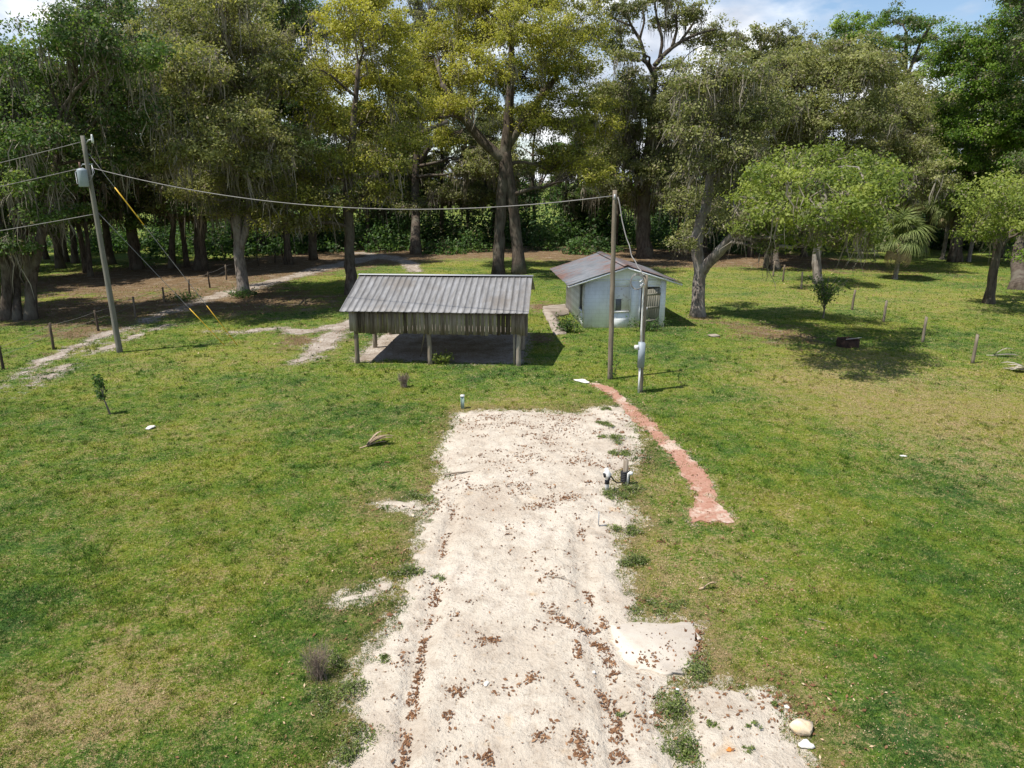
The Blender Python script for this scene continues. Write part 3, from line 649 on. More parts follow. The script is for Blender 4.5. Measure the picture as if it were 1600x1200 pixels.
def hroof(mb, side):
    ex = -0.95 if side < 0 else HW + .78
    ez = RH - (HW / 2 - ex if side < 0 else ex - HW / 2) * (RH - HZ - .06) / (HW / 2)
    n = 24; ys_ = np.linspace(-.34, HD + .75, n * 2 + 1); zz = np.where(np.arange(n * 2 + 1) % 2 == 0, .02, 0)
    rows = 6; V = []
    for r in range(rows):
        t = r / (rows - 1)
        V.append(np.c_[np.full(len(ys_), ex + (HW / 2 - ex) * t) + (rng.normal(0, .012, len(ys_)) if r == 0 else 0), ys_, ez + (RH - ez) * t + zz + .01 * np.sin(ys_ * 1.3 + r)])
    m = len(ys_); top = np.concatenate(V); bot = top - [0, 0, .02]; off = rows * m
    i = np.arange(rows - 1)[:, None] * m + np.arange(m - 1)[None]; q = np.stack([i, i + 1, i + m + 1, i + m], -1).reshape(-1, 4)
    l = np.arange(rows - 1) * m; r_ = l + m - 1; e1 = np.arange(m - 1)
    f = [q, q[:, ::-1] + off, np.stack([l, l + m, l + m + off, l + off], -1), np.stack([r_, r_ + off, r_ + m + off, r_ + m], -1), np.stack([e1, e1 + off, e1 + 1 + off, e1 + 1], -1)]
    if side < 0: f = [x[:, ::-1] for x in f]
    mb.add(np.concatenate([top, bot]), np.concatenate(f))
hroof(mb, -1); mb.build('roof_sheet', M['hut_roof'], hut)
mb = MB(); hroof(mb, 1); mb.build('roof_sheet', M['hut_roof'], hut)
mb = MB(); 
for s in (-1, 1):
    v = [(HW / 2, -.37, RH + .075), (HW / 2, HD + .78, RH + .075), (HW / 2 + s * .22, HD + .78, RH + .01), (HW / 2 + s * .22, -.37, RH + .01)]
    v2 = [(a_, b_, c_ - .02) for a_, b_, c_ in v]
    mb.add(v + v2, [[0, 1, 2, 3], [7, 6, 5, 4], [0, 4, 5, 1], [1, 5, 6, 2], [2, 6, 7, 3], [3, 7, 4, 0]])
mb.build('ridge_cap', M['hut_roof'], hut)
mb = MB()
for s, ex in ((0, -0.93), (1, HW + .76)):
    ez = RH - abs(ex - HW / 2) * (RH - HZ - .06) / (HW / 2)
    mb.tube([(ex, -.29, ez - .10), (HW / 2, -.29, RH - .10)], .055, 4)
for xx, f_ in ((-.55, .62), (HW + .55, .62)):
    ez = RH - (HW / 2 + .55) * (RH - HZ - .06) / (HW / 2); mb.tube([(xx, -.29, ez - .09), (xx, HD + .7, ez - .09)], .04, 4)
mb.build('roof_frame', M['white_wall'], hut)

# ================================================================== poles and wires
def pole(name, bp, top, r0, r1, label, cat, m):
    b = G(*bp); t = PY(top[0], top[1], b[1]); z0 = Hs(*b)
    th_ = thing(name, (b[0], b[1], z0), label, cat)
    d = np.array([t[0] - b[0], 0, t[2] - z0]); n = 14; s = np.linspace(-.05, 1, n)
    mb = MB(); mb.tube(s[:, None] * d + np.c_[rng.normal(0, .006, n), rng.normal(0, .006, n), np.zeros(n)], np.linspace(r0, r1, n), 12, tint=random.random())
    mb.build('shaft', m, th_, smooth=False)
    return th_, b, z0, d
up, ub, uz, ud = pole('utility_pole', (187, 550), (129, 212), .135, .085, 'tall grey utility pole with a transformer can beside the left dirt track', 'utility pole', M['pole_grey'])
def upt(py):                                    # a point on that pole at a photo row
    p = PY(0, py, ub[1]); return np.array([ud[0] * (p[2] - uz) / ud[2], 0, p[2] - uz])
c0 = upt(292); c1 = upt(265)
mb = MB(); zz = [c0[2], c0[2] + .03, c1[2] - .06, c1[2], c1[2] + .05]; cx = c0[0] - .08; cy = -.38
mb.tube([(cx, cy, z_) for z_ in zz], [.17, .2, .2, .19, .08], 16); tr_ = mb.build('transformer_can', M['metal_grey'], up, smooth=False)
mb = MB(); mb.tube([(cx - .05, cy, c1[2] + .03), (cx - .05, cy, c1[2] + .3)], [.05, .035], 8); mb.build('bushing', simple('brown_porcelain', (.2, .12, .09)), tr_)
mb = MB(); mb.box(cx - .06, cx + .06, cy + .19, -.1, c0[2] + .15, c0[2] + .25); mb.box(cx - .06, cx + .06, cy + .19, -.1, c1[2] - .25, c1[2] - .15); mb.box(cx - .03, cx + .03, -.14, -.1, c0[2] + .2, c1[2] - .2); mb.build('mounting_bracket', M['galv'], tr_)
t0 = upt(214); t1 = upt(224)
mb = MB(); mb.tube([t1 + [.08, 0, 0], t1 + [.22, 0, .12], t1 + [.34, 0, .16]], .03, 6); mb.build('crossarm', M['galv'], up)
mb = MB(); mb.tube([t1 + [.38, 0, .02], t1 + [.38, 0, .15], t1 + [.38, 0, .28], t1 + [.38, 0, .36]], [.05, .055, .04, .03], 8); mb.build('fuse_cutout', M['plastic_white'], up)
mb = MB(); c2 = upt(258); mb.tube([c2 + [-.22, 0, .03], c2 + [.22, 0, .03]], .03, 6)
mb.tube([c2 + [.2, -.05, 0], c2 + [.3, -.1, -.3], c2 + [.12, -.15, -.6], c2 + [0, -.16, -.7]], .012, 4); mb.tube([c2 + [.2, -.05, 0], c2 + [.22, -.1, -.4], c2 + [.0, -.18, -.5]], .012, 4)
mb.tube([c2 + [-.2, -.05, 0], c2 + [-.4, -.3, -.3], c2 + [-.34, -.4, -.75], c2 + [-.2, -.4, -.8]], .012, 4)
mb.build('spool_rack', M['galv'], up)

tp, tb, tz, td = pole('service_pole', (953, 592), (961, 297), .105, .08, 'tall bare brown wooden pole carrying the wire in front of the white hut', 'pole', M['pole'])
mp_, mb_b, mz, md = pole('meter_pole', (1000, 612), (1009, 430), .10, .082, 'short brown pole with a grey meter box and white conduit near the brick path', 'pole', M['pole'])
Lz = lambda py: PY(1000, py, mb_b[1])[2] - mz
def mx(z): return md[0] * z / md[2]
mb = MB(); z0, z1 = Lz(572), Lz(533)
bx = mx(z0) - .05; mb.box(bx - .12, bx + .09, -.28, -.10, z0, z1); mb.box(bx - .135, bx + .105, -.295, -.28, z0 + .02, z1 - .02)
box = mb.build('meter_box', M['metal_grey'], mp_)
mb = MB(); mb.tube([(bx - .14, -.22, z1 - .18), (bx - .27, -.24, z1 - .17)], [.09, .075], 12); mb.build('meter_dial', M['plastic_white'], box)
mb = MB(); zt = Lz(440); mb.tube([(bx - .02, -.17, z1), (mx(2) - .09, -.15, 2.4), (mx(zt) - .09, -.13, zt - .05), (mx(zt) - .14, -.17, zt + .08), (mx(zt) - .24, -.22, zt + .02)], .032, 8); mb.build('conduit', M['plastic_white'], mp_)
mb = MB(); mb.tube([(bx - .04, -.2, -.1), (bx - .03, -.2, z0)], .035, 8); mb.build('lower_conduit', M['plastic_white'], mp_)
mb = MB(); a_ = np.linspace(0, 2 * math.pi * 2.3, 40); cz = Lz(444); ctr = (mx(cz) - .33, -.22, cz + .12)
mb.tube(np.c_[ctr[0] + .25 * np.cos(a_) * (1 - .01 * a_), ctr[1] - .006 * a_, ctr[2] + .30 * np.sin(a_) * (1 - .015 * a_)], .014, 5); mb.build('coiled_wire', M['wire'], mp_)
mb = MB(); mb.tube([(mx(cz) - .2, -.2, cz - .05), (mx(cz) - .08, -.18, cz + .05)], [.05, .06], 8); mb.build('insulator', M['plastic_white'], mp_)
mb = MB(); mb.tube([(td[0] * .99 - .02, -.12, td[2] - .35), (td[0] * .99 - .02, -.12, td[2] - .15)], .04, 6); mb.build('wire_clamp', M['galv'], tp)
def wire(name, a, b, sag, r, label, n=40, m='wire', wob=0.0):
    t = np.linspace(0, 1, n)[:, None]; P = np.array(a) * (1 - t) + np.array(b) * t
    P[:, 2] -= sag * 4 * (t * (1 - t))[:, 0]
    if wob: P[:, 0] += wob * np.sin(t[:, 0] * 19) * .5; P[:, 2] += wob * np.sin(t[:, 0] * 31)
    mb = MB(); mb.tube(P, r, 5); return tag(mb.build(name, M[m]), label, 'wire')
U = lambda py, dx=0, dy=0: np.array([ub[0], ub[1], uz]) + upt(py) + [dx, dy, 0]
T = lambda py: np.array([tb[0] + td[0] * (PY(960, py, tb[1])[2] - tz) / td[2], tb[1], PY(960, py, tb[1])[2]])
wire('power_line', U(222, -.13), PY(-600, 372, 40), .35, .016, 'topmost wire running off to the left from the pole top')
wire('power_line', U(262, -.2), PY(-600, 385, 40), .4, .016, 'middle wire running left from beside the transformer can')
wire('power_line', U(335, -.13), PY(-600, 430, 38), .35, .016, 'lowest wire running left from the middle of the grey pole')
wire('power_line', U(263, .22), T(306) + [-.1, -.06, 0], 1.0, .018, 'long sagging wire spanning from the grey pole to the tall brown pole')
wire('service_drop', T(308) + [.1, -.06, 0], (mb_b[0] + mx(cz) - .05, mb_b[1] - .12, mz + cz + .35), .55, .022, 'slack wire dropping from the tall brown pole to the meter pole', 30, wob=.03)
def guy(hi, anchor, y0, y1, label, lowlen):
    a = hi; g_ = G(*anchor); b = np.array([g_[0], g_[1], Hs(*g_)])
    e = thing('guy_wire', b, label, 'guy wire'); d = a - b; Lg = np.linalg.norm(d)
    mb = MB(); mb.tube([d * t for t in np.linspace(0, 1, 12)], .013, 5); mb.build('wire', M['wire'], e)
    mb = MB(); mb.tube([d * t for t in np.linspace(.005, lowlen / Lg, 4)], .020, 8); mb.build('ground_guard', M['yellow'], e)
    if y0:
        def tt_(py):
            best = min(np.linspace(0, 1, 400), key=lambda t: abs((lambda q: 600 - FPX * (((q[1]) * sp + (q[2] - CAMH) * cp) / (q[1] * cp - (q[2] - CAMH) * sp)))(b + d * t) - py)); return best
        mb = MB(); mb.tube([d * t for t in np.linspace(tt_(y0), tt_(y1), 4)], .026, 8); mb.build('strain_rod', M['yellow'], e)
guy(U(240, .12), (372, 541), 352, 293, 'upper guy wire with a yellow rod, slanting from the pole top to the grass', 2.3)
guy(U(333, .12), (352, 541), None, None, 'lower guy wire with only a yellow ground guard, left of the other', 2.3)

# ================================================================== fences
left_posts = [(5, 577, 540), (84, 546, 505), (154, 517, 485), (212, 496, 464), (257, 472, 449), (296, 459, 436), (328, 450, 425), (354, 437, 414), (404, 416, 397), (430, 410, 391), (443, 407, 388)]
right_posts = [(1519, 568, 523), (1441, 535, 496), (1380, 503, 470), (1331, 484, 453), (1252, 452, 425), (1223, 440, 414), (1208, 432, 408)]
tops = []
def fence_post(bp, m, label, grp, r):
    b = G(bp[0], bp[1]); h = PY(bp[0], bp[2], b[1])[2]; z0 = Hs(*b)
    mb = MB(); n = 5; zz = np.linspace(-.15, h - z0, n); lean = rng.normal(0, .03, 2)
    mb.tube(np.c_[lean[0] * zz + rng.normal(0, .006, n), lean[1] * zz, zz], np.linspace(r, r * .85, n), 7, tint=random.random())
    v = mb.v[0].reshape(n, 7, 3); v[-1, :, 2] += rng.normal(0, .02, 7)
    o = mb.build('fence_post', m, loc=(b[0], b[1], z0)); tag(o, label, 'fence post', grp)
    return np.array([b[0], b[1], h])
for i, bp in enumerate(left_posts):
    tops.append(fence_post(bp, M['dark_post'], 'thin dark fence post left of the dirt track, %s from the frame edge' % ORD[i], 'fence posts along the left dirt track', .065))
for i, bp in enumerate(right_posts):
    fence_post(bp, M['post'], 'grey wooden fence post on the right lawn, %s counted from the nearest' % ORD[i], 'fence posts across the right lawn', .075)
fw = thing('fence_wire', (0, 0, 0), 'thin sagging wires strung between the dark posts at left', 'wire')
for fz in (.93, .6):
    mb = MB()
    for a_, b_ in zip(tops[:-1], tops[1:]):
        t = np.linspace(0, 1, 9)[:, None]; za = Hs(a_[0], a_[1]); zb = Hs(b_[0], b_[1])
        P = np.array([a_[0], a_[1], za + (a_[2] - za) * fz]) * (1 - t) + np.array([b_[0], b_[1], zb + (b_[2] - zb) * fz]) * t
        P[:, 2] -= .06 * 4 * (t * (1 - t))[:, 0]; mb.tube(P, .007, 4)
    mb.build('strand', M['wire'], fw)

# ================================================================== small things on the ground
# fire ring
b = G(1324, 541); fp = thing('fire_ring', (b[0], b[1], Hs(*b)), 'low dark rusted metal fire ring in the tree shade', 'fire ring')
M['rust'] = simple('dark_rusted_metal', (.075, .042, .03), (.03, .02, .017), 7, .8, .2, .3)
mb = MB(); n = 28; a_ = np.arange(n) * 2 * math.pi / n
prof = [(.50, -.05), (.50, .12), (.515, .2), (.50, .28), (.50, .32), (.515, .34), (.48, .34), (.475, .28), (.475, .02)]
V = np.array([[r_ * np.cos(t), r_ * np.sin(t), z_] for r_, z_ in prof for t in a_]); i = np.arange(len(prof) - 1)[:, None] * n + np.arange(n)[None]; j = np.arange(len(prof) - 1)[:, None] * n + (np.arange(n)[None] + 1) % n
mb.add(V, np.stack([i, j, j + n, i + n], -1).reshape(-1, 4)); mb.build('ring_wall', M['rust'], fp)
mb = MB(); th_ = np.linspace(0, 1, 2)
v = [(0, 0, .14)] + [(.47 * math.cos(t), .47 * math.sin(t), .05 + .02 * math.sin(3 * t)) for t in a_]
mb.add(v, [[0, 1 + q, 1 + (q + 1) % n] for q in range(n)]); mb.build('ash_bed', simple('grey_ash', (.16, .15, .14), (.04, .04, .04), 9), fp)
o = MB(); o.tube([(-.15, -.1, .355), (.25, -.06, .38), (.62, 0, .42)], [.02, .022, .018], 6)
s_ = o.build('stick', simple('pale_stick', (.52, .47, .40), (.38, .33, .27)), loc=(b[0], b[1], Hs(*b))); tag(s_, 'pale stick laid across the rim of the dark fire ring', 'stick')

# little green post
b = G(723, 638); e = thing('marker_post', (b[0], b[1], Hs(*b)), 'short square green grey post with pale cap at the sand edge', 'post')
mg = simple('faded_green_plastic', (.30, .39, .34), (.22, .30, .26), 4, .6)
mb = MB(); mb.box(-.055, .055, -.055, .055, -.1, .44); mb.box(-.062, -.03, -.062, -.055, 0, .43); mb.box(.03, .062, -.062, -.055, 0, .43); mb.build('shaft', mg, e)
mb = MB(); mb.box(-.07, .07, -.07, .07, .44, .47); mb.box(-.06, .06, -.06, .06, .47, .485); mb.build('cap', M['plastic_white'], e)

# water post with black wrapping, white stand pipe, hose, bent rod
b = G(977, 758); e = thing('hydrant_post', (b[0], b[1], Hs(*b) + .02), 'short grey timber post wrapped in black tubing beside the sand', 'post')
mb = MB(); mb.box(-.07, .05, -.05, .05, -.1, .66, .6); mb.build('timber', M['post'], e)
mb = MB(); t = np.linspace(0, 2 * math.pi * 6, 90); mb.tube(np.c_[-.01 + .105 * np.cos(t), .09 * np.sin(t), .06 + .05 * t / 6.28], .024, 6); mb.build('black_coil', M['black'], e)
mb = MB(); mb.tube([(.03, -.09, .0), (.04, -.09, .2), (.05, -.1, .33), (.1, -.1, .36)], [.03, .03, .035, .03], 7); mb.build('tap', M['plastic_white'], e)
mb = MB(); mb.tube([(.11, -.11, .30), (.12, -.1, .38)], [.05, .05], 8); mb.build('tap_cap', M['plastic_white'], e)
b2 = G(948, 768); z2 = float(sand_z(np.array([b2[0]]), np.array([b2[1]]))[0]); e = thing('stand_pipe', (b2[0], b2[1], z2), 'white stand pipe with black tape and tangled fittings beside the timber post', 'pipe')
mb = MB(); mb.tube([(0, 0, -.1), (0, 0, .2), (-.01, 0, .56)], .05, 10); mb.build('pipe', M['plastic_white'], e)
mb = MB(); mb.tube([(0, 0, .2), (-.0, 0, .31)], [.062, .058], 10); mb.build('black_tape', M['black'], e)
mb = MB(); mb.tube([(-.09, -.02, .47), (0, 0, .52), (.08, -.03, .44)], [.04, .055, .04], 8); mb.tube([(0, -.01, .36), (.02, -.05, .45), (-.04, 0, .62)], [.07, .06, .045], 9); mb.build('fittings', M['plastic_white'], e)
mb = MB(); mb.tube([(-.07, -.06, .40), (-.1, -.07, .50)], .03, 6); mb.tube([(.03, -.08, .33), (.05, -.09, .42)], .028, 6); mb.build('valve', M['black'], e)
mb = MB(); q = b - b2; t = np.linspace(0, 1, 14)[:, None]
P = np.c_[t * q[0] * .95 + .04, t * q[1], .46 * (1 - t ** 1.5) + .10 * t + .10 * np.sin(t * 3.0)]; P[:, 2] = .50 - 1.15 * t[:, 0] + .85 * t[:, 0] ** 2
mb.tube(np.c_[P[:, 0], P[:, 1], np.maximum(P[:, 2], .03)], .016, 6)
o = mb.build('hose', M['black'], loc=(b2[0], b2[1], z2)); tag(o, 'thin black hose from the white stand pipe to the timber post', 'hose')
b = G(935, 824); zr = float(sand_z(np.array([b[0]]), np.array([b[1]]))[0]); mb = MB(); mb.tube([(0, 0, .36), (0, 0, .06), (.01, 0, .02), (.06, .01, .012), (.19, .03, .012)], .013, 6)
o = mb.build('bent_rod', M['galv'], loc=(b[0], b[1], zr)); tag(o, 'thin bent metal rod standing in the pale sand', 'rod')

# rocks
M['rock'] = simple('pale_limestone', (.74, .68, .58), (.62, .44, .24), 2.6, .9, .1, .4)
M['rockw'] = simple('white_limestone', (.80, .78, .73), (.66, .62, .54), 4, .9, .1, .4)
def rock(px, py, size, label, m, sq=(1.25, 1, .75), sd=0):
    b = G(px, py); rr = np.random.default_rng(sd); n = 14; mm = 9
    V = []
    for i in range(mm):
        ph = math.pi * i / (mm - 1)
        for j in range(n):
            t = 2 * math.pi * j / n; d = np.array([math.sin(ph) * math.cos(t), math.sin(ph) * math.sin(t), math.cos(ph)])
            k_ = 1 + .22 * math.sin(2.1 * d[0] * 2 + sd) * math.cos(3 * d[1] + sd) + .12 * math.sin(5 * d[2] + 4 * d[0] + sd) + rr.normal(0, .025) * math.sin(ph)
            V.append(d * k_ * size * np.array(sq))
    i = np.arange(mm - 1)[:, None] * n + np.arange(n)[None]; j = np.arange(mm - 1)[:, None] * n + (np.arange(n)[None] + 1) % n
    mb = MB(); mb.add(np.array(V), np.stack([i, i + n, j + n, j], -1).reshape(-1, 4))
    z = float(max(H(np.array([b[0]]), np.array([b[1]]))[0], 0)) + size * sq[2] * .62
    if f_sand(np.array([b[0]]), np.array([b[1]]))[0] < 0: z = float(sand_z(np.array([b[0]]), np.array([b[1]]))[0]) + size * sq[2] * .6
    return tag(mb.build('rock', m, loc=(b[0], b[1], z), rotz=rr.uniform(0, 6)), label, 'rock')
rock(1250, 1143, .13, 'big cream and ochre limestone rock at the sand corner', M['rock'], sd=3)
rock(1259, 1166, .07, 'smaller white rock just below the big cream one', M['rockw'], (1.4, 1, .6), 5)
rock(1229, 1106, .03, 'tiny white pebble above the big cream rock', M['rockw'], (1.5, 1, .7), 8)
rock(1017, 1117, .032, 'small white stone on sand left of the weed strip', M['rockw'], (1.2, 1, .7), 9)
rock(760, 1078, .035, 'small white stone lying in the middle of the sand', M['rockw'], (1.7, 1, .6), 10)
rock(928, 1058, .025, 'tiny white pebble on sand left of the concrete pad', M['rockw'], (1, 1, .8), 12)
rock(1139, 1179, .032, 'small orange stone on the lower right sand', simple('orange_stone', (.62, .24, .05), (.5, .17, .04)), (1.3, 1, .6), 11)
rock(235, 669, .12, 'flat pale stone lying in the left lawn', M['rockw'], (1.5, .9, .35), 13)
rock(646, 807, .035, 'cream pebble at the left edge of the sand', M['rock'], (1, 1, .8), 14)
rock(1411, 713, .06, 'small white scrap in the right lawn', M['rockw'], (1.6, .8, .35), 15)
rock(1116, 526, .2, 'flat grey stone in the grass right of the hut', M['conc_grey'], (1.5, .9, .4), 16)
rock(910, 597, .2, 'flat pale stone at the top of the brick path', M['rockw'], (1.7, .8, .25), 17)
# small sprinkler head
b = G(1058, 1086); e = thing('sprinkler_head', (b[0], b[1], Hs(*b)), 'small black sprinkler head with white top in the weeds', 'sprinkler')
mb = MB(); mb.tube([(0, 0, -.05), (0, 0, .10)], .03, 10); mb.build('body', M['black'], e)
mb = MB(); mb.tube([(0, 0, .10), (0, 0, .12)], [.028, .02], 10); mb.build('cap', M['plastic_white'], e)

# fallen palm fronds
M['dead'] = simple('dead_frond', (.56, .43, .29), (.36, .26, .16), 9, .85, .15, .3, (1, 1, 1))
M['palegrey'] = simple('bleached_frond', (.60, .54, .44), (.42, .36, .28), 9, .85, .15, .3)
def dead_frond(px, py, ang, size, label, m, n=9):
    b = G(px, py); mb = MB(); rr = np.random.default_rng(int(px))
    for i in range(n):
        a_ = ang + (i - n / 2) * .11 + rr.normal(0, .04); L_ = size * rr.uniform(.7, 1.05); z = rr.uniform(.03, .22) * size * 2
        d = np.array([math.cos(a_), math.sin(a_), 0]); s = np.array([-d[1], d[0], 0]); t = np.linspace(0, 1, 6)
        C = d * (t * L_)[:, None]; C[:, 2] = .03 + z * np.sin(t * 2.2); wv = size * .085 * (1 - t) ** .6 * (.5 + 1.2 * t) + .004
        V = np.concatenate([C + s * wv[:, None], C - s * wv[:, None] + [0, 0, .012], C + [0, 0, -.012]]); k_ = np.arange(5)
        q = np.concatenate([np.stack([k_, k_ + 1, k_ + 7, k_ + 6], -1), np.stack([k_ + 6, k_ + 7, k_ + 13, k_ + 12], -1), np.stack([k_ + 12, k_ + 13, k_ + 1, k_], -1)])
        mb.add(V, q)
    mb.tube([(-.3 * size * math.cos(ang), -.3 * size * math.sin(ang), .02), (0, 0, .03), (.2 * size * math.cos(ang), .2 * size * math.sin(ang), .05)], [.014, .02, .014], 6)
    return tag(mb.build('palm_frond', m, loc=(b[0], b[1], Hs(*b))), label, 'palm frond')
dead_frond(573, 699, R(42), .78, 'dry tan palm frond lying on the lawn left of the sand', M['dead'])
dead_frond(1612, 582, R(175), 1.1, 'bleached palm frond on the grass at the right frame edge', M['palegrey'], 7)
dead_frond(1552, 556, R(-12), .95, 'bleached palm frond lying beyond the nearest right fence post', M['palegrey'], 4)
dead_frond(1098, 921, R(12), .28, 'small dry frond scrap on the grass above the concrete pad', M['dead'], 3)

def stick(px, py, pts, rad, label, m='dry_wood'):
    b = G(px, py); inside = f_sand(np.array([b[0]]), np.array([b[1]]))[0] < 0
    z = float(sand_z(np.array([b[0]]), np.array([b[1]]))[0]) if inside else Hs(*b)
    mb = MB()
    for line in pts: mb.tube(line, np.linspace(rad, rad * .5, len(line)), 5)
    return tag(mb.build('fallen_branch', M[m], loc=(b[0], b[1], z)), label, 'branch')
M['dry_wood'] = simple('dry_branch', (.34, .28, .22), (.20, .155, .115), 8, .9, .1)
stick(677, 374, [[(-1.0, 0, .1), (0, .2, .6), (1.1, .3, 1.3)]], .05, 'pale fallen branch leaning in the undergrowth behind the shed roof')
stick(875, 912, [[(-.22, .06, .02), (0, 0, .03), (.2, -.1, .02)], [(0, 0, .03), (.1, .05, .03)]], .012, 'thin brown twig on the sand above the leaf heap')
stick(868, 968, [[(-.1, .03, .02), (0, 0, .05), (.16, -.06, .03)], [(0, 0, .05), (-.02, .1, .06), (.05, .16, .03)], [(.05, -.02, .05), (.1, .08, .07)]], .011, 'forked dark twig in the leaf heap on the sand')
stick(1275, 971, [[(-.12, .06, .03), (.14, -.08, .03)]], .008, 'pale straight twig on the right lawn above the big rock')
stick(715, 742, [[(-.35, -.08, .02), (0, 0, .05), (.4, .12, .03)]], .03, 'half buried grey branch at the left sand edge')

# ================================================================== vegetation tools
sunv_ = (sunv.x, sunv.y, sunv.z)   # leaves turn towards the light
def leaf_quads(mb, C, size, tint, up=0.8, aspect=0.55, rg=rng, bias=None):
    n = len(C); nrm = rg.normal(size=(n, 3)); nrm = nrm + np.array(sunv_) * up * 1.7 if bias is None else nrm * .60 + bias * .85 + np.array(sunv_) * .55; nrm /= np.linalg.norm(nrm, axis=1)[:, None]
    t = rg.normal(size=(n, 3)); t -= nrm * (t * nrm).sum(1)[:, None]; t /= np.linalg.norm(t, axis=1)[:, None] + 1e-9
    s = np.cross(nrm, t); L_ = (size * 1.08 * rg.uniform(.55, 1.45, n))[:, None] * .5
    V = np.stack([C + t * L_, C + s * L_ * aspect, C - t * L_, C - s * L_ * aspect], 1)
    mb.add(V.reshape(-1, 3), np.arange(n * 4).reshape(n, 4), np.repeat(tint, 4))
def lobe_points(c, r, nc, nl, sig, rg, gap=0.0):
    d = rg.normal(size=(nc, 3)); d /= np.linalg.norm(d, axis=1)[:, None]
    d[:, 2] = np.where(d[:, 2] < -.35, d[:, 2] * .5, d[:, 2])
    rad = rg.uniform(.12, 1, nc) ** .45
    cc = c + d * rad[:, None] * r * (1 + .18 * rg.normal(size=(nc, 1)))
    ct = rg.normal(0, 1, nc)
    k = np.maximum(rg.poisson(nl, nc), 3); ii = np.repeat(np.arange(nc), k)
    P = cc[ii] + rg.normal(size=(len(ii), 3)) * np.array([1, 1, .55]) * sig * (.6 + .8 * rg.random(nc))[ii][:, None]
    bi = (P - cc[ii]) / sig + .35 * (P - c) / r; bi /= np.linalg.norm(bi, axis=1)[:, None] + 1e-6
    return cc, ct, ii, P, bi
def moss_strips(mb, C, lo, hi, per, wdt, rg):
    per = per + 6; n = len(C) * per; base = np.repeat(C + rg.normal(0, .2, C.shape), per, 0) + rg.normal(0, .20, (n, 3)) * [1, 1, .6]; hank = np.repeat(rg.uniform(.25, 1.25, len(C)), per)
    L_ = hank * rg.uniform(lo, hi, n) * rg.uniform(.3, 1, n); a = rg.uniform(0, math.pi, n); s = np.stack([np.cos(a), np.sin(a), 0 * a], -1) * (wdt * .72 * rg.uniform(.5, 1.4, n))[:, None]
    L_ = L_ * 1.15; sway = rg.normal(0, .26, (n, 2)); V = []
    for t, k in ((0, .7), (.35, 1.0), (.7, .7), (1, .08)):
        p = base.copy(); p[:, 2] -= L_ * t; p[:, :2] += sway * t + rg.normal(0, .07, (n, 2))
        V += [p + s * k, p - s * k]
    V = np.stack(V, 1); q = np.array([[0, 1, 3, 2], [2, 3, 5, 4], [4, 5, 7, 6]])
    mb.add(V.reshape(-1, 3), (np.arange(n)[:, None, None] * 8 + q[None]).reshape(-1, 4), np.repeat(np.clip(rg.normal(.5, .25, n), 0, 1), 8))
def curve(a, b, rg, bend=.12, n=7, lift=0.0):
    t = np.linspace(0, 1, n)[:, None]; Lg = np.linalg.norm(b - a)
    P = a * (1 - t) + b * t + rg.normal(0, bend * Lg * .35, 3) * np.sin(t * math.pi) + rg.normal(0, bend * Lg * .15, 3) * np.sin(t * 2 * math.pi)
    P[:, 2] += lift * Lg * np.sin(t[:, 0] * math.pi); P[1:-1] += rg.normal(0, .012 * Lg, (n - 2, 3)); return P
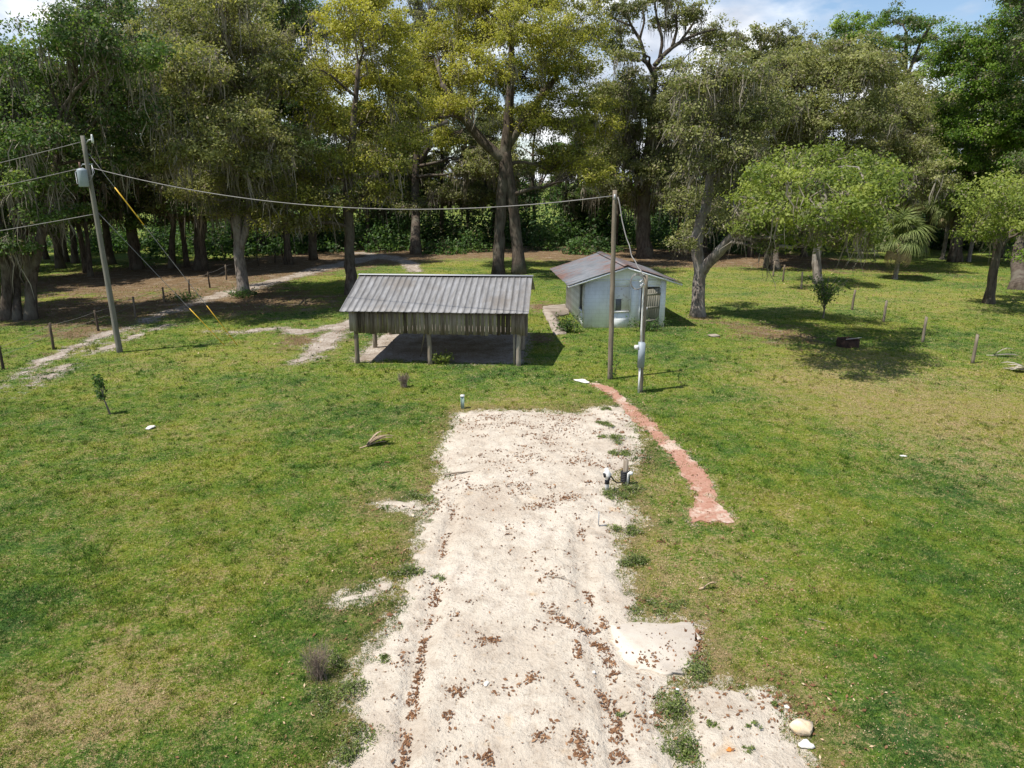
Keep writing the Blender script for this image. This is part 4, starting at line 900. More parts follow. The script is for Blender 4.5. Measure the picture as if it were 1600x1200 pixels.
def tree(name, base, trunks, lobes, lf, label, bark='bark', group=None, leaf=.17, dens=1.0, moss=.5, mlen=(.5, 2.0), seed=0, cat='tree', sparse_twigs=1.0, tints=(.20, .22), lf2='lf_spring'):
    """base: world (x, y); trunks: list of (N,3) world polylines with radii; lobes: list of (centre, radii, tint, dens, moss)"""
    rg = np.random.default_rng(seed); z0 = Hs(*base); O = np.array([base[0], base[1], z0])
    root = thing(name, O, label, cat, group)
    tm, cm, mm, c2 = MB(), MB(), MB(), MB(); nodes = []
    for P, r in trunks:
        P = np.array(P) - O; 
        n = 4 * (len(P) - 1) + 1; t = np.linspace(0, len(P) - 1, n); Q = np.stack([np.interp(t, np.arange(len(P)), P[:, k]) for k in range(3)], -1); rr = np.interp(t, np.arange(len(P)), r)
        for _ in range(2): Q[1:-1] = (Q[:-2] + 2 * Q[1:-1] + Q[2:]) / 4
        Q[1:-1, :2] += rg.normal(0, rr.mean() * .12, (n - 2, 2)); rr = rr * (1 + rg.normal(0, .04, n))
        if Q[0, 2] < .3: rr[0] *= 1.4; rr[1] *= 1.06; Q[0, 2] -= .25
        tm.tube(Q, rr, 11); nodes += [(q, s) for q, s in zip(Q, rr)]
    NP = np.array([q for q, _ in nodes]); NR = np.array([s for _, s in nodes]); ztop = NP[:, 2].max()
    for (c, r, tn, dn, ms, *g2) in lobes:
        c = np.array(c) - O; r = np.array(r)
        # limb from a trunk node below the lobe
        d = np.linalg.norm(NP - c, axis=1) + np.where(NP[:, 2] > c[2] - .15 * r[2], 4, 0) + np.where(NP[:, 2] < .35 * min(ztop, c[2]), 6, 0)
        i = int(np.argmin(d)); Lg = np.linalg.norm(NP[i] - c); r0 = min(NR[i] * .62, .04 + .022 * Lg)
        P = curve(NP[i], c, rg, .22, 8, .06); tm.tube(P, np.linspace(r0, .035, 8), 6, cap=False)
        area = r[0] * r[2] * 3.14; nc = max(6, int(area * 3.2 * dens * dn * (.22 / (leaf * 1.3)) ** .5)); sig = .25 + .085 * r.mean() ** .5
        leaf = leaf * 1.0; nl = 112 * (.17 / leaf) ** .8
        cc, ct, ii, pts, bi = lobe_points(c, r, nc, nl, sig, rg)
        for q in cc[rg.random(nc) < .38 * sparse_twigs]:
            b = P[rg.integers(3, 8)]; S = curve(b, q, rg, .25, 5, .05); tm.tube(S, np.linspace(.035, .010, 5), 3, cap=False)
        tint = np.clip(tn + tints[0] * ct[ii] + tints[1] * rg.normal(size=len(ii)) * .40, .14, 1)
        dead = rg.random(len(ii)) < .035 + .05 * ms; tint[dead] = rg.uniform(0, .12, dead.sum())
        leaf_quads(c2 if g2 and g2[0] else cm, pts, leaf, tint, rg=rg, bias=bi)
        if ms * moss > 0:
            low = cc[cc[:, 2] < c[2] + .35 * r[2]]; low = low[rg.random(len(low)) < .40 * ms * moss]
            if len(low): moss_strips(mm, low, mlen[0], mlen[1], 7, .045 * (leaf / .17), rg)
            if ms > .8:                       # short grey tufts over the outside
                oth = cc[rg.random(nc) < .09 * moss * ms]
                if len(oth): moss_strips(mm, oth, .2, .7, 9, .04 * (leaf / .17), rg)
    tm.build('trunk', M[bark], root); cm.build('crown', M[lf], root)
    if c2.n: c2.build('crown', M[lf2], root)
    if mm.n: mm.build('spanish_moss', M['moss'], root)
    return root
def hero(name, base_px, trunk_px, lobes_px, lf, label, seed, tint=.5, moss=.5, y=None, **kw):
    b = G(*base_px); Yb = b[1] if y is None else y
    rg = np.random.default_rng(seed + 500); tk = []
    for line in trunk_px:
        P = []; rad = []
        for p in line:
            yy = Yb + (p[3] if len(p) > 3 else 0)
            q = PY(p[0], p[1], yy) if p[1] < base_px[1] - 3 else np.array([*G(p[0], p[1]), 0])
            P.append(q); rad.append(p[2] * mpp(yy, q[2]))
        tk.append((np.array(P), np.array(rad)))
    lb = []
    R_all = np.mean([l[2] for l in lobes_px]) * mpp(Yb, 10) * 1.9
    for l in lobes_px:
        px, py, rx, ry = l[:4]; o = l[4] if len(l) > 4 and isinstance(l[4], dict) else {}
        dy = o.get('dy', (rg.uniform(-1, -.15) if rg.random() < .62 else rg.uniform(-.1, 1)) * R_all)
        c = PY(px, py, Yb + dy); s = mpp(Yb + dy, c[2])
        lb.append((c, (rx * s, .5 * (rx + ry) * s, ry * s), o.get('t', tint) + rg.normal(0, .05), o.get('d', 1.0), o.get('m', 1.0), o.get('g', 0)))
    return tree(name, (b[0], b[1]), tk, lb, lf, label, moss=moss, seed=seed, **kw)

# ---- the oaks one can tell apart (trunks and crown masses read off the photo, each at its own distance)
D = dict
hero('oak_tree', (28, 497), [[(8, 500, 8), (12, 440, 7), (2, 370, 6.5), (-15, 300, 6), (-20, 220, 5)], [(48, 499, 9), (48, 440, 8), (62, 380, 7), (78, 310, 6), (90, 240, 5)], [(27, 500, 6, .8), (26, 430, 5.5, .8), (36, 360, 7, .5), (30, 290, 5)], [(47, 440, 7), (38, 380, 6, -.4), (18, 330, 5, -1), (15, 290, 4, -1.5)]],
     [(20, 150, 65, 55), (80, 105, 70, 55), (-50, 190, 80, 70), (110, 160, 60, 50), (60, 215, 70, 45, D(t=.45)), (25, 285, 55, 42, D(t=.75, dy=-2.5)), (-60, 290, 70, 60), (95, 280, 40, 35, D(dy=1)), (0, 345, 60, 30), (-40, 380, 50, 30), (60, 335, 40, 25), (110, 335, 36, 26, D(dy=3)), (170, 130, 70, 55, D(dy=1)), (160, 205, 60, 46, D(dy=2)), (215, 170, 60, 50, D(dy=0)), (120, 60, 60, 50, D(dy=-3)), (190, 80, 60, 50, D(dy=-2)), (205, 250, 40, 30, D(dy=2)), (20, 380, 40, 24), (10, 240, 50, 40), (-10, 100, 60, 45)],
     'lf_dark', 'broad dark oak with twin trunks at the left frame edge', 1, tint=.48, moss=.8, mlen=(.8, 2.6), leaf=.15)
hero('oak_tree', (215, 420), [[(214, 420, 9), (206, 370, 8), (200, 300, 7), (190, 220, 6), (180, 120, 4)]],
     [(130, 45, 60, 45), (200, 50, 70, 55), (255, 95, 60, 50), (175, 120, 75, 55), (140, 185, 55, 45), (205, 190, 65, 45, D(t=.6)), (245, 215, 50, 40, D(t=.68)), (180, 260, 55, 32), (130, 250, 45, 30), (240, 160, 50, 40), (165, 5, 50, 40), (290, 30, 50, 40), (190, 300, 40, 25), (240, 310, 46, 26), (270, 275, 46, 30), (150, 310, 36, 24), (225, 345, 34, 18), (300, 320, 40, 26)],
     'lf_dark', 'tall dark green oak behind the transformer pole', 2, tint=.42, moss=.8, mlen=(.8, 3.0), leaf=.19)
hero('oak_tree', (380, 460), [[(380, 461, 9), (375, 400, 8), (368, 330, 7.5), (372, 250, 6), (380, 150, 4)], [(374, 390, 6), (390, 340, 5), (385, 180, 4)]],
     [(270, 75, 65, 55), (335, 55, 75, 60), (405, 50, 60, 50), (300, 145, 70, 55), (370, 140, 65, 50), (440, 120, 45, 45), (335, 215, 70, 45, D(m=1.6)), (405, 215, 60, 45, D(m=1.6)), (285, 235, 45, 35), (445, 230, 45, 45, D(m=1.6)), (385, 285, 60, 30, D(m=1.4)), (440, 300, 45, 35, D(m=1.4)), (250, 150, 40, 40), (330, 280, 40, 25, D(m=1.5)), (360, 0, 60, 40), (290, 20, 50, 40), (350, 325, 44, 22), (420, 335, 40, 22), (255, 170, 60, 50, D(dy=-8)), (310, 230, 60, 42, D(dy=-9)), (370, 190, 60, 46, D(dy=-7)), (240, 250, 46, 36, D(dy=-7)), (300, 100, 60, 50, D(dy=-8)), (400, 260, 50, 34, D(dy=-6)), (300, 300, 40, 24), (335, 275, 40, 26)],
     'lf_pale', 'pale olive oak draped in grey moss left of the shed', 3, tint=.5, moss=.9, mlen=(.6, 2.4), leaf=.15, bark='bark_grey')
hero('oak_tree', (549, 458), [[(549, 460, 9), (547, 400, 8), (545, 340, 8), (543, 290, 7), (552, 200, 5), (560, 100, 3)], [(547, 330, 6), (580, 280, 5), (640, 215, 4), (700, 190, 3)]],
     [(545, 40, 55, 50, D(t=.8)), (600, 45, 50, 45, D(t=.75)), (530, 115, 60, 48, D(t=.85)), (595, 115, 65, 48, D(t=.72)), (505, 190, 45, 45, D(t=.6)), (575, 195, 60, 45, D(t=.5)), (625, 165, 50, 42, D(t=.75)), (535, 255, 50, 32, D(t=.4)), (605, 250, 50, 35, D(t=.3)), (485, 270, 42, 36, D(t=.35)), (560, -10, 50, 40), (470, 130, 35, 50, D(t=.45)), (500, 320, 40, 28, D(t=.3)), (450, 350, 40, 25, D(t=.3)), (520, 345, 36, 22, D(t=.3)), (590, 300, 40, 24, D(t=.3)), (480, 310, 44, 28, D(t=.3)), (640, 220, 40, 30, D(t=.5))],  # upper lobes yellower, lower ones olive: sunlight painted into the leaf tint
     'lf_yel', 'yellow green oak rising behind the left end of the shed', 4, tint=.6, moss=.75, mlen=(.6, 2.2), leaf=.15)
hero('oak_tree', (795, 427), [[(779, 428, 9), (780, 360, 8.5), (786, 290, 9), (792, 220, 9), (800, 130, 6), (800, 60, 4)], [(811, 428, 10), (805, 350, 9), (798, 290, 9), (790, 230, 8)],
     [(788, 250, 8), (755, 222, 7.5), (728, 190, 7), (712, 165, 6), (690, 130, 4)], [(792, 230, 7), (830, 170, 6), (870, 120, 4)]],
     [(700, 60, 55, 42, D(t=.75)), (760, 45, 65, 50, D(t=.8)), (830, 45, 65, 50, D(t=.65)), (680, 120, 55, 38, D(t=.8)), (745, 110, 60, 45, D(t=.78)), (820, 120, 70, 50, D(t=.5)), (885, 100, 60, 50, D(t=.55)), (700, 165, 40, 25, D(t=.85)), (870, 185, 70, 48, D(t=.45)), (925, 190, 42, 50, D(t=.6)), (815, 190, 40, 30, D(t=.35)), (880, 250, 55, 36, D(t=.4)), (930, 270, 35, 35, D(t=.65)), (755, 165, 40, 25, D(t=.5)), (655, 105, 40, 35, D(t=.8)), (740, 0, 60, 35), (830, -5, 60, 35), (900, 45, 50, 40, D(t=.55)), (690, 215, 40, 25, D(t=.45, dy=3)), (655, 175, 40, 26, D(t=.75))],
     'lf_yel', 'big golden green oak with two trunks standing behind the shed', 5, tint=.6, moss=.6, mlen=(.6, 2.2), leaf=.16)
hero('oak_tree', (1006, 402), [[(1007, 403, 12), (1005, 340, 10), (1008, 280, 9), (1018, 200, 7), (1021, 140, 5.5), (1022, 105, 4.6)], [(1006, 300, 8), (985, 230, 6), (970, 180, 4)], [(1012, 270, 8), (1040, 200, 6), (1060, 160, 3.5)],
     [(1022, 115, 4.5), (1008, 92, 3.4), (992, 96, 2.6), (975, 85, 2)], [(1008, 92, 3), (1000, 60, 2.6), (985, 40, 2), (975, 5, 1.5), (960, -20, 1)], [(1022, 103, 4), (1040, 82, 3.4), (1062, 66, 2.8), (1090, 52, 2.2), (1118, 46, 1.5)], [(1030, 92, 3), (1036, 65, 2.6), (1028, 35, 2), (1022, 5, 1.6), (1030, -30, 1)], [(1050, 74, 2.8), (1058, 45, 2.2), (1056, 15, 1.8), (1075, -20, 1)], [(1062, 66, 2.2), (1085, 35, 1.8), (1095, 5, 1.3)], [(1000, 60, 2), (1008, 30, 1.6), (1000, 0, 1.1), (1008, -30, .8)], [(985, 40, 1.8), (960, 30, 1.3), (942, 18, .9)], [(1022, 108, 3), (1045, 105, 2), (1065, 98, 1.2)]],
     [(945, 15, 28, 18, D(d=.9)), (985, 12, 32, 20, D(d=.8)), (1025, 0, 34, 22, D(d=.8)), (1080, 15, 32, 22, D(d=.8)), (1115, 45, 30, 20, D(d=.7)), (1095, 62, 30, 18, D(d=.6)), (960, 45, 30, 16, D(d=.8)), (965, 72, 35, 18, D(d=.8)), (985, 88, 30, 14, D(d=.8)), (1050, 30, 40, 25, D(d=.7)), (1000, -20, 50, 20, D(d=.3)), (1080, -25, 50, 20, D(d=.3)), (1120, 75, 26, 18, D(d=.6)), (1055, 100, 26, 12, D(d=.6)),
      (1000, 160, 50, 30, D(d=.9)), (965, 200, 45, 40), (1040, 190, 35, 45), (995, 245, 45, 34, D(t=.6)), (950, 150, 45, 35), (1045, 130, 34, 30, D(d=.8)), (1025, 270, 45, 30), (960, 290, 35, 30), (1060, 240, 35, 35), (985, 125, 30, 18), (940, 250, 30, 30), (1055, 300, 34, 28), (990, 310, 34, 22)],
     'lf_grey', 'great oak with bare forked top limbs against the sky behind the hut', 6, tint=.42, moss=.85, mlen=(.7, 3.0), leaf=.19)
hero('oak_tree', (1090, 492), [[(1090, 494, 10.5), (1092, 440, 9.5), (1095, 420, 10), (1088, 380, 9), (1095, 345, 8), (1107, 310, 7.5), (1112, 250, 5), (1122, 160, 3)], [(1096, 425, 9), (1112, 405, 8.5, -.6), (1135, 380, 8, -1.6), (1155, 360, 5.5, -2.5), (1180, 335, 3.5, -4), (1200, 322, 2, -5)]],
     [(1100, 120, 55, 42, D(t=.4, m=1.7)), (1155, 115, 50, 40, D(t=.4, m=1.7)), (1085, 190, 42, 45, D(t=.4, m=1.7)), (1140, 185, 55, 42, D(t=.45, m=1.7)), (1100, 250, 40, 34, D(m=1.8)), (1160, 240, 40, 34, D(m=1.6)), (1185, 180, 45, 42, D(t=.5)), (1110, 320, 35, 30, D(d=.8)), (1070, 320, 25, 30, D(d=.7)), (1150, 345, 34, 26, D(dy=-2)), (1150, 300, 34, 28), (1185, 335, 30, 26, D(dy=-4, t=.55)), (1165, 275, 36, 26), (1085, 355, 22, 26), (1065, 380, 20, 14, D(d=.7)), (1192, 296, 34, 34, D(dy=-5, g=1, t=.6, m=.6)), (1238, 270, 40, 30, D(dy=-9, g=1, t=.6, m=.5)), (1225, 310, 40, 30, D(dy=-7, g=1, t=.5, m=.8)), (1285, 262, 40, 26, D(dy=-6, g=1, t=.55, m=.5)), (1310, 300, 44, 34, D(dy=-11, g=1, t=.6, m=.5)), (1345, 272, 36, 28, D(dy=-8, g=1, t=.55, m=.5)), (1352, 315, 36, 30, D(dy=-9, g=1, t=.5, m=.6)), (1210, 350, 34, 26, D(dy=-4, g=1, t=.4, m=1)), (1262, 335, 42, 30, D(dy=-11, g=1, t=.5, m=.8)), (1320, 350, 36, 24, D(dy=-6, g=1, t=.45, m=1)), (1352, 340, 34, 26, D(dy=-12, g=1, t=.55, m=.6)), (1370, 262, 34, 26, D(dy=-6, g=1, t=.5, m=.6)), (1290, 310, 50, 40, D(dy=-3, g=1, t=.45, m=.6)), (1345, 250, 34, 22, D(dy=-9, g=1, m=.4)), (1255, 372, 26, 16, D(dy=-8, g=1, t=.5, m=1)), (1205, 382, 22, 16, D(dy=-4, g=1, t=.5, m=1)), (1310, 378, 26, 16, D(dy=-7, g=1, t=.5, m=1)), (1352, 372, 24, 16, D(dy=-9, g=1, t=.5, m=1)), (1175, 355, 24, 20, D(dy=-4, g=1, t=.5, m=1)), (1290, 245, 34, 22, D(dy=-8, g=1, t=.6)), (1222, 252, 28, 20, D(dy=-6, g=1, t=.6)), (1235, 320, 44, 34, D(dy=-13, g=1, t=.55, m=.6)), (1200, 275, 44, 34, D(dy=-12, g=1, t=.5, m=.6)), (1270, 305, 54, 40, D(dy=-10, g=1, t=.5, m=.6)), (1350, 300, 54, 36, D(dy=-11, g=1, t=.5, m=.6)), (1210, 330, 40, 28, D(dy=-10, g=1, t=.5, m=.8)), (1330, 325, 40, 26, D(dy=-13, g=1, t=.5, m=.8)), (1300, 340, 46, 26, D(dy=-15, g=1, t=.5, m=.8)), (1362, 285, 34, 28, D(dy=-11, g=1, t=.5, m=.6)), (1180, 310, 34, 30, D(dy=-8, g=1, t=.5, m=.6)), (1325, 318, 46, 34, D(dy=-14, g=1, t=.55, m=.5)), (1290, 285, 46, 30, D(dy=-13, g=1, t=.6, m=.5)), (1352, 290, 40, 32, D(dy=-12, g=1, t=.55, m=.5)), (1375, 290, 32, 28, D(dy=-7, g=1, m=.4))],
     'lf_grey', 'forked pale oak with grey moss and light green low boughs beside the hut', 7, tint=.5, moss=.95, mlen=(.5, 1.9), leaf=.13, bark='bark_grey')
hero('oak_tree', (1278, 442), [[(1279, 443, 7.5), (1276, 400, 6.5), (1283, 350, 6), (1288, 320, 4, -2), (1292, 290, 2, -5)], [(1280, 370, 5), (1250, 330, 4), (1230, 280, 3)]],
     [(1250, 300, 40, 30), (1300, 290, 44, 32), (1275, 335, 44, 26), (1320, 335, 36, 24), (1235, 345, 32, 22), (1290, 365, 28, 16)],
     'lf_spring', 'small leafy oak with a slim mottled trunk behind the young twiggy tree', 8, tint=.55, moss=.25, mlen=(.4, 1.4), leaf=.13, bark='bark_grey')
hero('oak_tree', (1205, 420), [[(1212, 421, 7), (1210, 380, 6.5), (1235, 300, 6), (1260, 200, 5), (1290, 130, 4)], [(1222, 330, 5), (1320, 260, 4), (1400, 240, 3)]],
     [(1225, 115, 60, 42), (1290, 110, 65, 42), (1355, 115, 60, 42), (1215, 180, 60, 45), (1280, 180, 65, 48), (1350, 185, 65, 45), (1405, 170, 50, 42), (1240, 235, 60, 38, D(m=1.8)), (1310, 240, 60, 36, D(m=2)), (1380, 240, 55, 36, D(m=1.6)), (1430, 230, 45, 38), (1455, 280, 42, 34, D(m=1.6)), (1410, 290, 45, 30), (1330, 90, 50, 35), (1195, 150, 45, 40), (1250, 280, 40, 26)],
     'lf_grey', 'wide grey olive oak filling the crowns right of centre', 9, tint=.55, moss=.85, mlen=(.5, 2.2), leaf=.18, y=66)
hero('leafy_tree', (1492, 408), [[(1492, 409, 9), (1500, 330, 8), (1515, 230, 7), (1525, 130, 5), (1530, 60, 3)]],
     [(1510, 65, 50, 34), (1560, 80, 55, 40), (1480, 105, 40, 36), (1530, 135, 60, 42), (1590, 130, 60, 45), (1485, 175, 40, 42), (1545, 200, 60, 42), (1605, 210, 55, 45), (1500, 245, 45, 36), (1560, 270, 55, 34), (1620, 60, 50, 50), (1475, 220, 25, 30), (1510, 310, 45, 26, D(t=.3)), (1595, 275, 50, 34)],
     'lf_bright', 'tall dense bright green tree at the right side', 10, tint=.48, moss=0, leaf=.19, dens=1.15)
hero('leafy_tree', (1544, 473), [[(1545, 474, 7.5), (1552, 420, 6.5), (1560, 370, 6), (1570, 310, 4)], [(1556, 395, 4), (1590, 350, 3), (1620, 330, 2)]],
     [(1565, 330, 34, 24, D(t=.55)), (1610, 300, 50, 28, D(t=.7)), (1570, 290, 34, 22), (1550, 355, 28, 20), (1605, 360, 42, 24, D(t=.4)), (1640, 320, 50, 40), (1655, 370, 40, 30), (1590, 325, 34, 20, D(t=.7)), (1530, 335, 34, 26), (1520, 365, 26, 18), (1560, 310, 50, 30, D(dy=-4)), (1600, 340, 60, 34, D(dy=-5))],
     'lf_spring', 'young bright green tree with a dark slanting trunk near the right edge', 11, tint=.6, moss=0.3, leaf=.14, dens=.85)
hero('tall_tree', (1410, 395), [[(1412, 396, 6), (1413, 300, 5), (1414, 150, 4), (1416, 50, 2.5)], [(1414, 130, 3), (1440, 60, 2), (1455, 40, 1.5)]],
     [(1330, 50, 32, 26, D(t=.6)), (1362, 70, 30, 24), (1395, 30, 40, 18, D(d=.8)), (1440, 35, 32, 16, D(d=.8)), (1420, 60, 34, 18, D(d=.7)), (1448, 60, 22, 14, D(d=.5)), (1400, 80, 26, 18, D(d=.6)), (1340, 85, 34, 22), (1440, 90, 22, 16, D(d=.8)), (1310, 70, 24, 24)],
     'lf_bright', 'tall airy tree topping the skyline right of centre', 12, tint=.35, moss=0, leaf=.24, y=95)
hero('tall_tree', (1195, 396), [[(1196, 397, 6), (1190, 300, 5), (1186, 150, 4), (1188, 60, 2.5)]],
     [(1165, 85, 30, 26, D(d=.8)), (1200, 55, 34, 22, D(d=.7)), (1235, 65, 36, 24, D(d=.7)), (1215, 90, 36, 22), (1145, 65, 26, 22, D(d=.6)), (1255, 85, 32, 22)],
     'lf_grey', 'tall thin oak showing above the crowns between two skyline gaps', 13, tint=.4, moss=.3, leaf=.24, y=92)
hero('leafy_tree', (1592, 452), [[(1593, 453, 11), (1590, 400, 9), (1600, 340, 8), (1610, 200, 6), (1605, 60, 4)]],
     [(1600, 20, 45, 40), (1640, 60, 60, 60), (1590, -20, 40, 40), (1650, 160, 60, 60), (1640, 250, 50, 50), (1630, 400, 36, 24, D(t=.6))],
     'lf_bright', 'dark leafed tree with a grey trunk cut by the right frame edge', 14, tint=.3, moss=.1, leaf=.19, y=58)
hero('oak_tree', (490, 405), [[(490, 406, 6), (487, 340, 6), (480, 250, 5), (470, 100, 4)]],
     [(440, 30, 50, 45), (490, 40, 45, 40, D(d=.7)), (420, 90, 45, 45), (470, 100, 50, 40, D(d=.6)), (440, 160, 45, 40), (490, 180, 40, 35), (455, 230, 45, 35), (480, 290, 45, 30), (430, 0, 50, 40), (510, 240, 35, 30)],
     'lf_dark', 'dark slim oak between the pale and the yellow oaks', 15, tint=.45, moss=.8, mlen=(.8, 3), leaf=.2, y=70)
hero('oak_tree', (650, 396), [[(650, 397, 7), (648, 300, 6), (655, 200, 5), (660, 60, 4)], [(650, 260, 5), (690, 200, 4), (720, 20, 3)]],
     [(640, 40, 45, 40, D(d=.6)), (680, 30, 40, 35, D(d=.4)), (650, 90, 45, 40), (640, 150, 45, 38), (690, 170, 40, 30), (720, 210, 42, 30), (740, 260, 36, 26), (620, 210, 30, 26), (700, 300, 36, 24), (640, 320, 30, 18), (740, 310, 32, 20), (670, 0, 50, 30, D(d=.35)), (730, 0, 50, 25, D(d=.35)), (780, 250, 40, 40)],
     'lf_grey', 'greyish oak with bare upper twigs behind the yellow oaks', 16, tint=.42, moss=.8, mlen=(.8, 3), leaf=.22, y=84)

# ---- the wood behind: a few kinds of oak, copied
def proto(seed, h, lf, moss, r, label):
    rg = np.random.default_rng(seed); tp_ = h * .62
    tk = [(np.array([[0, 0, 0], [rg.normal(0, .2), 0, h * .25], [rg.normal(0, .5), rg.normal(0, .4), tp_], [rg.normal(0, .8), rg.normal(0, .8), h * .9]]), np.array([.31, .25, .2, .08]))]
    for k in range(2):
        a = rg.uniform(0, 6.28); tk.append((np.array([[0, 0, h * .3], [math.cos(a) * r * .4, math.sin(a) * r * .4, h * .5], [math.cos(a) * r * .75, math.sin(a) * r * .75, h * .66]]), np.array([.17, .13, .07])))
    lb = []
    for k in range(19):
        a = rg.uniform(0, 6.28); q = rg.uniform(.2, 1) ** .6; zz = rg.uniform(.26, .97); e = (1 - abs(zz - .62) * 1.3)
        lb.append((np.array([math.cos(a) * r * q * e, math.sin(a) * r * q * e, h * zz]), np.array([1, 1, .72]) * rg.uniform(1.5, 2.5) * (r / 6), .42 + rg.normal(0, .08), 1.0, 1.2 if zz < .7 else .5))
    global H_zero
    return tree('oak_tree', (0, 0), tk, lb, lf, label, seed=seed, leaf=.26, dens=.85, moss=moss, mlen=(.8, 3.2))
protos = [proto(101, 19, 'lf_dark', .9, 6.0, ''), proto(102, 21, 'lf_pale', .8, 6.5, ''), proto(103, 17, 'lf_dark', 1.0, 5.5, ''), proto(104, 20, 'lf_grey', .9, 6.5, '')]
spots = []
rg = np.random.default_rng(77)
row = [(-8, 70), (60, 72), (135, 62), (100, 70), (290, 66), (315, 63), (355, 80), (410, 82), (450, 68), (520, 88), (570, 84), (600, 96), (640, 100), (690, 90), (730, 96), (770, 88), (835, 100), (900, 96), (930, 88), (960, 84), (1060, 84), (1100, 80), (1140, 86), (1170, 76), (1240, 84), (1320, 86), (1370, 82), (1450, 80), (1520, 84), (1570, 74), (1640, 66), (1720, 70), (1800, 62), (-80, 62), (-160, 66), (-220, 56), (-300, 62), (-330, 44), (-150, 40), (-110, 52), (30, 56), (-200, 47), (-420, 50), (1880, 70), (1690, 84), (20, 90), (180, 92)]
for i, (px, Yd) in enumerate(row):
    x_ = (px - 800) / FPX * (Yd * cp + 1)
    spots.append((x_, Yd + rg.uniform(-2, 2), px))
spots.sort(key=lambda s: s[0])
used = set()
def ordw(i):
    tens = ['', '', 'twenty', 'thirty', 'forty']
    return ORD[i] if i < 20 else (tens[(i + 1) // 10] + ('-' + ORD[(i + 1) % 10 - 1] if (i + 1) % 10 else 'th')).replace('twentyth', 'twentieth').replace('thirtyth', 'thirtieth').replace('fortyth', 'fortieth')
kinds = ['dark oak', 'pale oak', 'dark low oak', 'greyish oak']
n_in = 0; n_left = sum(s[2] < 0 for s in spots); n_right = sum(s[2] > 1600 for s in spots); spots.sort(key=lambda s: s[2])
for i, (x_, y_, px) in enumerate(spots):
    k = int(rg.integers(0, 4)); k = 0 if (k == 1 and 500 < px < 1000) else k
    o = protos[k] if k not in used else copy_tree(protos[k]); used.add(k)
    o.location = (x_, y_, Hs(x_, y_)); o.rotation_euler = (0, 0, rg.uniform(0, 6.28)); s = rg.uniform(.82, 1.05) * (1.0 if y_ > 75 else .92)
    if 560 < px < 960: s *= .86
    o.scale = (s, s, s * rg.uniform(.95, 1.08))
    if 0 <= px <= 1600: lab = '%s in the shaded wood behind, %s trunk from the left' % (kinds[k], ordw(n_in)); n_in += 1
    else: lab = '%s outside the %s frame edge, %s from that edge' % (kinds[k], 'left' if px < 0 else 'right', ORD[(n_left - 1 - i) if px < 0 else i - (len(spots) - n_right)])
    tag(o, lab, 'tree', 'moss hung oaks of the wood behind')

# ---- thin dark trunks seen in the wood (young oaks with small crowns)
mbk = []
for i, (px, py, wpx, topy, lean) in enumerate([(95, 418, 6, 250, -26), (142, 431, 4, 330, -10), (174, 412, 6, 300, -16), (313, 420, 9, 250, -3), (118, 410, 5, 330, -8), (450, 412, 5, 270, -8), (268, 418, 5, 300, 4), (1198, 418, 4, 330, 0), (1256, 400, 5, 330, 0)]):
    b = G(px, py)
    cl = [(px + lean + 5, topy - 20, 36, 26), (px + lean - 26, topy + 4, 30, 20), (px + lean + 28, topy - 4, 30, 20), (px + lean, topy - 55, 34, 26)]
    hero('oak_tree', (px, py), [[(px, py + 1, wpx), (px + lean * .5, (py + topy) / 2, wpx * .85), (px + lean, topy, wpx * .6), (px + lean * 1.2, topy - 50, wpx * .3)]], cl, 'lf_dark',
         ['leaning dark trunk nearest the left frame edge under the oaks', 'thin reddish trunk just left of the transformer pole', 'dark slanting trunk just right of the transformer pole', 'stout dark trunk between the pole and pale oak', 'slim dark trunk behind the thin reddish one', 'slim grey trunk right of the pale oak', 'slim dark trunk left of the stout dark one', 'thin stem left of the slim mottled oak', 'straight dark stem behind the slim mottled oak'][i],
         60 + i, tint=.35, moss=1.0, mlen=(.8, 2.6), leaf=.2, group='slim trunks under the oaks')

# ---- undergrowth along the foot of the wood
def bush_mesh(mb, c, r, n, leaf, rg, tint=.45):
    d = rg.normal(size=(n, 3)); d /= np.linalg.norm(d, axis=1)[:, None]; d[:, 2] = np.abs(d[:, 2]) * 1.0
    k = 1 + .28 * np.sin(d[:, 0] * 5 + c[0]) * np.cos(d[:, 1] * 6 + c[1]) + .15 * np.sin(d[:, 2] * 9)
    P = np.array(c) + d * np.array(r) * (k * rg.uniform(.45, 1.08, n) ** .6)[:, None]
    P += rg.normal(0, .10, (n, 3)); P[:, 2] = np.maximum(P[:, 2], c[2] + .04)
    g_ = vnoise(P[:, 0] * 1.3 + 50, P[:, 1] * 1.3 + P[:, 2] * 1.7)
    leaf_quads(mb, P, leaf, np.clip(tint + .5 * (g_ - .5) + .14 * rg.normal(size=n), .14, 1), rg=rg)
rg = np.random.default_rng(5)
th_mb = MB()
for k in range(230):
    px = rg.uniform(250, 1640); Yd = rg.uniform(82, 104)
    x_ = (px - 800) / FPX * (Yd * cp + 1); h_ = rg.uniform(1.8, 5.6) * (1.15 if 560 < px < 1000 else 1.0) * (.7 if px > 1150 else 1)
    bush_mesh(th_mb, (x_, Yd, 0), (rg.uniform(1.4, 2.8), 1.6, h_), 420, .38, rg, rg.uniform(.2, .55))
for k in range(46): px = rg.uniform(480, 1650); Yd = rg.uniform(92, 112); bush_mesh(th_mb, ((px - 800) / FPX * (Yd * cp + 1), Yd, 0), (rg.uniform(1.8, 3.0), 2, rg.uniform(6.0, 9.0)), 800, .42, rg, rg.uniform(.3, .5))
for k in range(70): bush_mesh(th_mb, ((rg.uniform(130, 560) - 800) / FPX * 80, rg.uniform(76, 90), 0), (rg.uniform(1.2, 2.4), 1.5, rg.uniform(1.0, 3.8)), 320, .34, rg, rg.uniform(.25, .5))
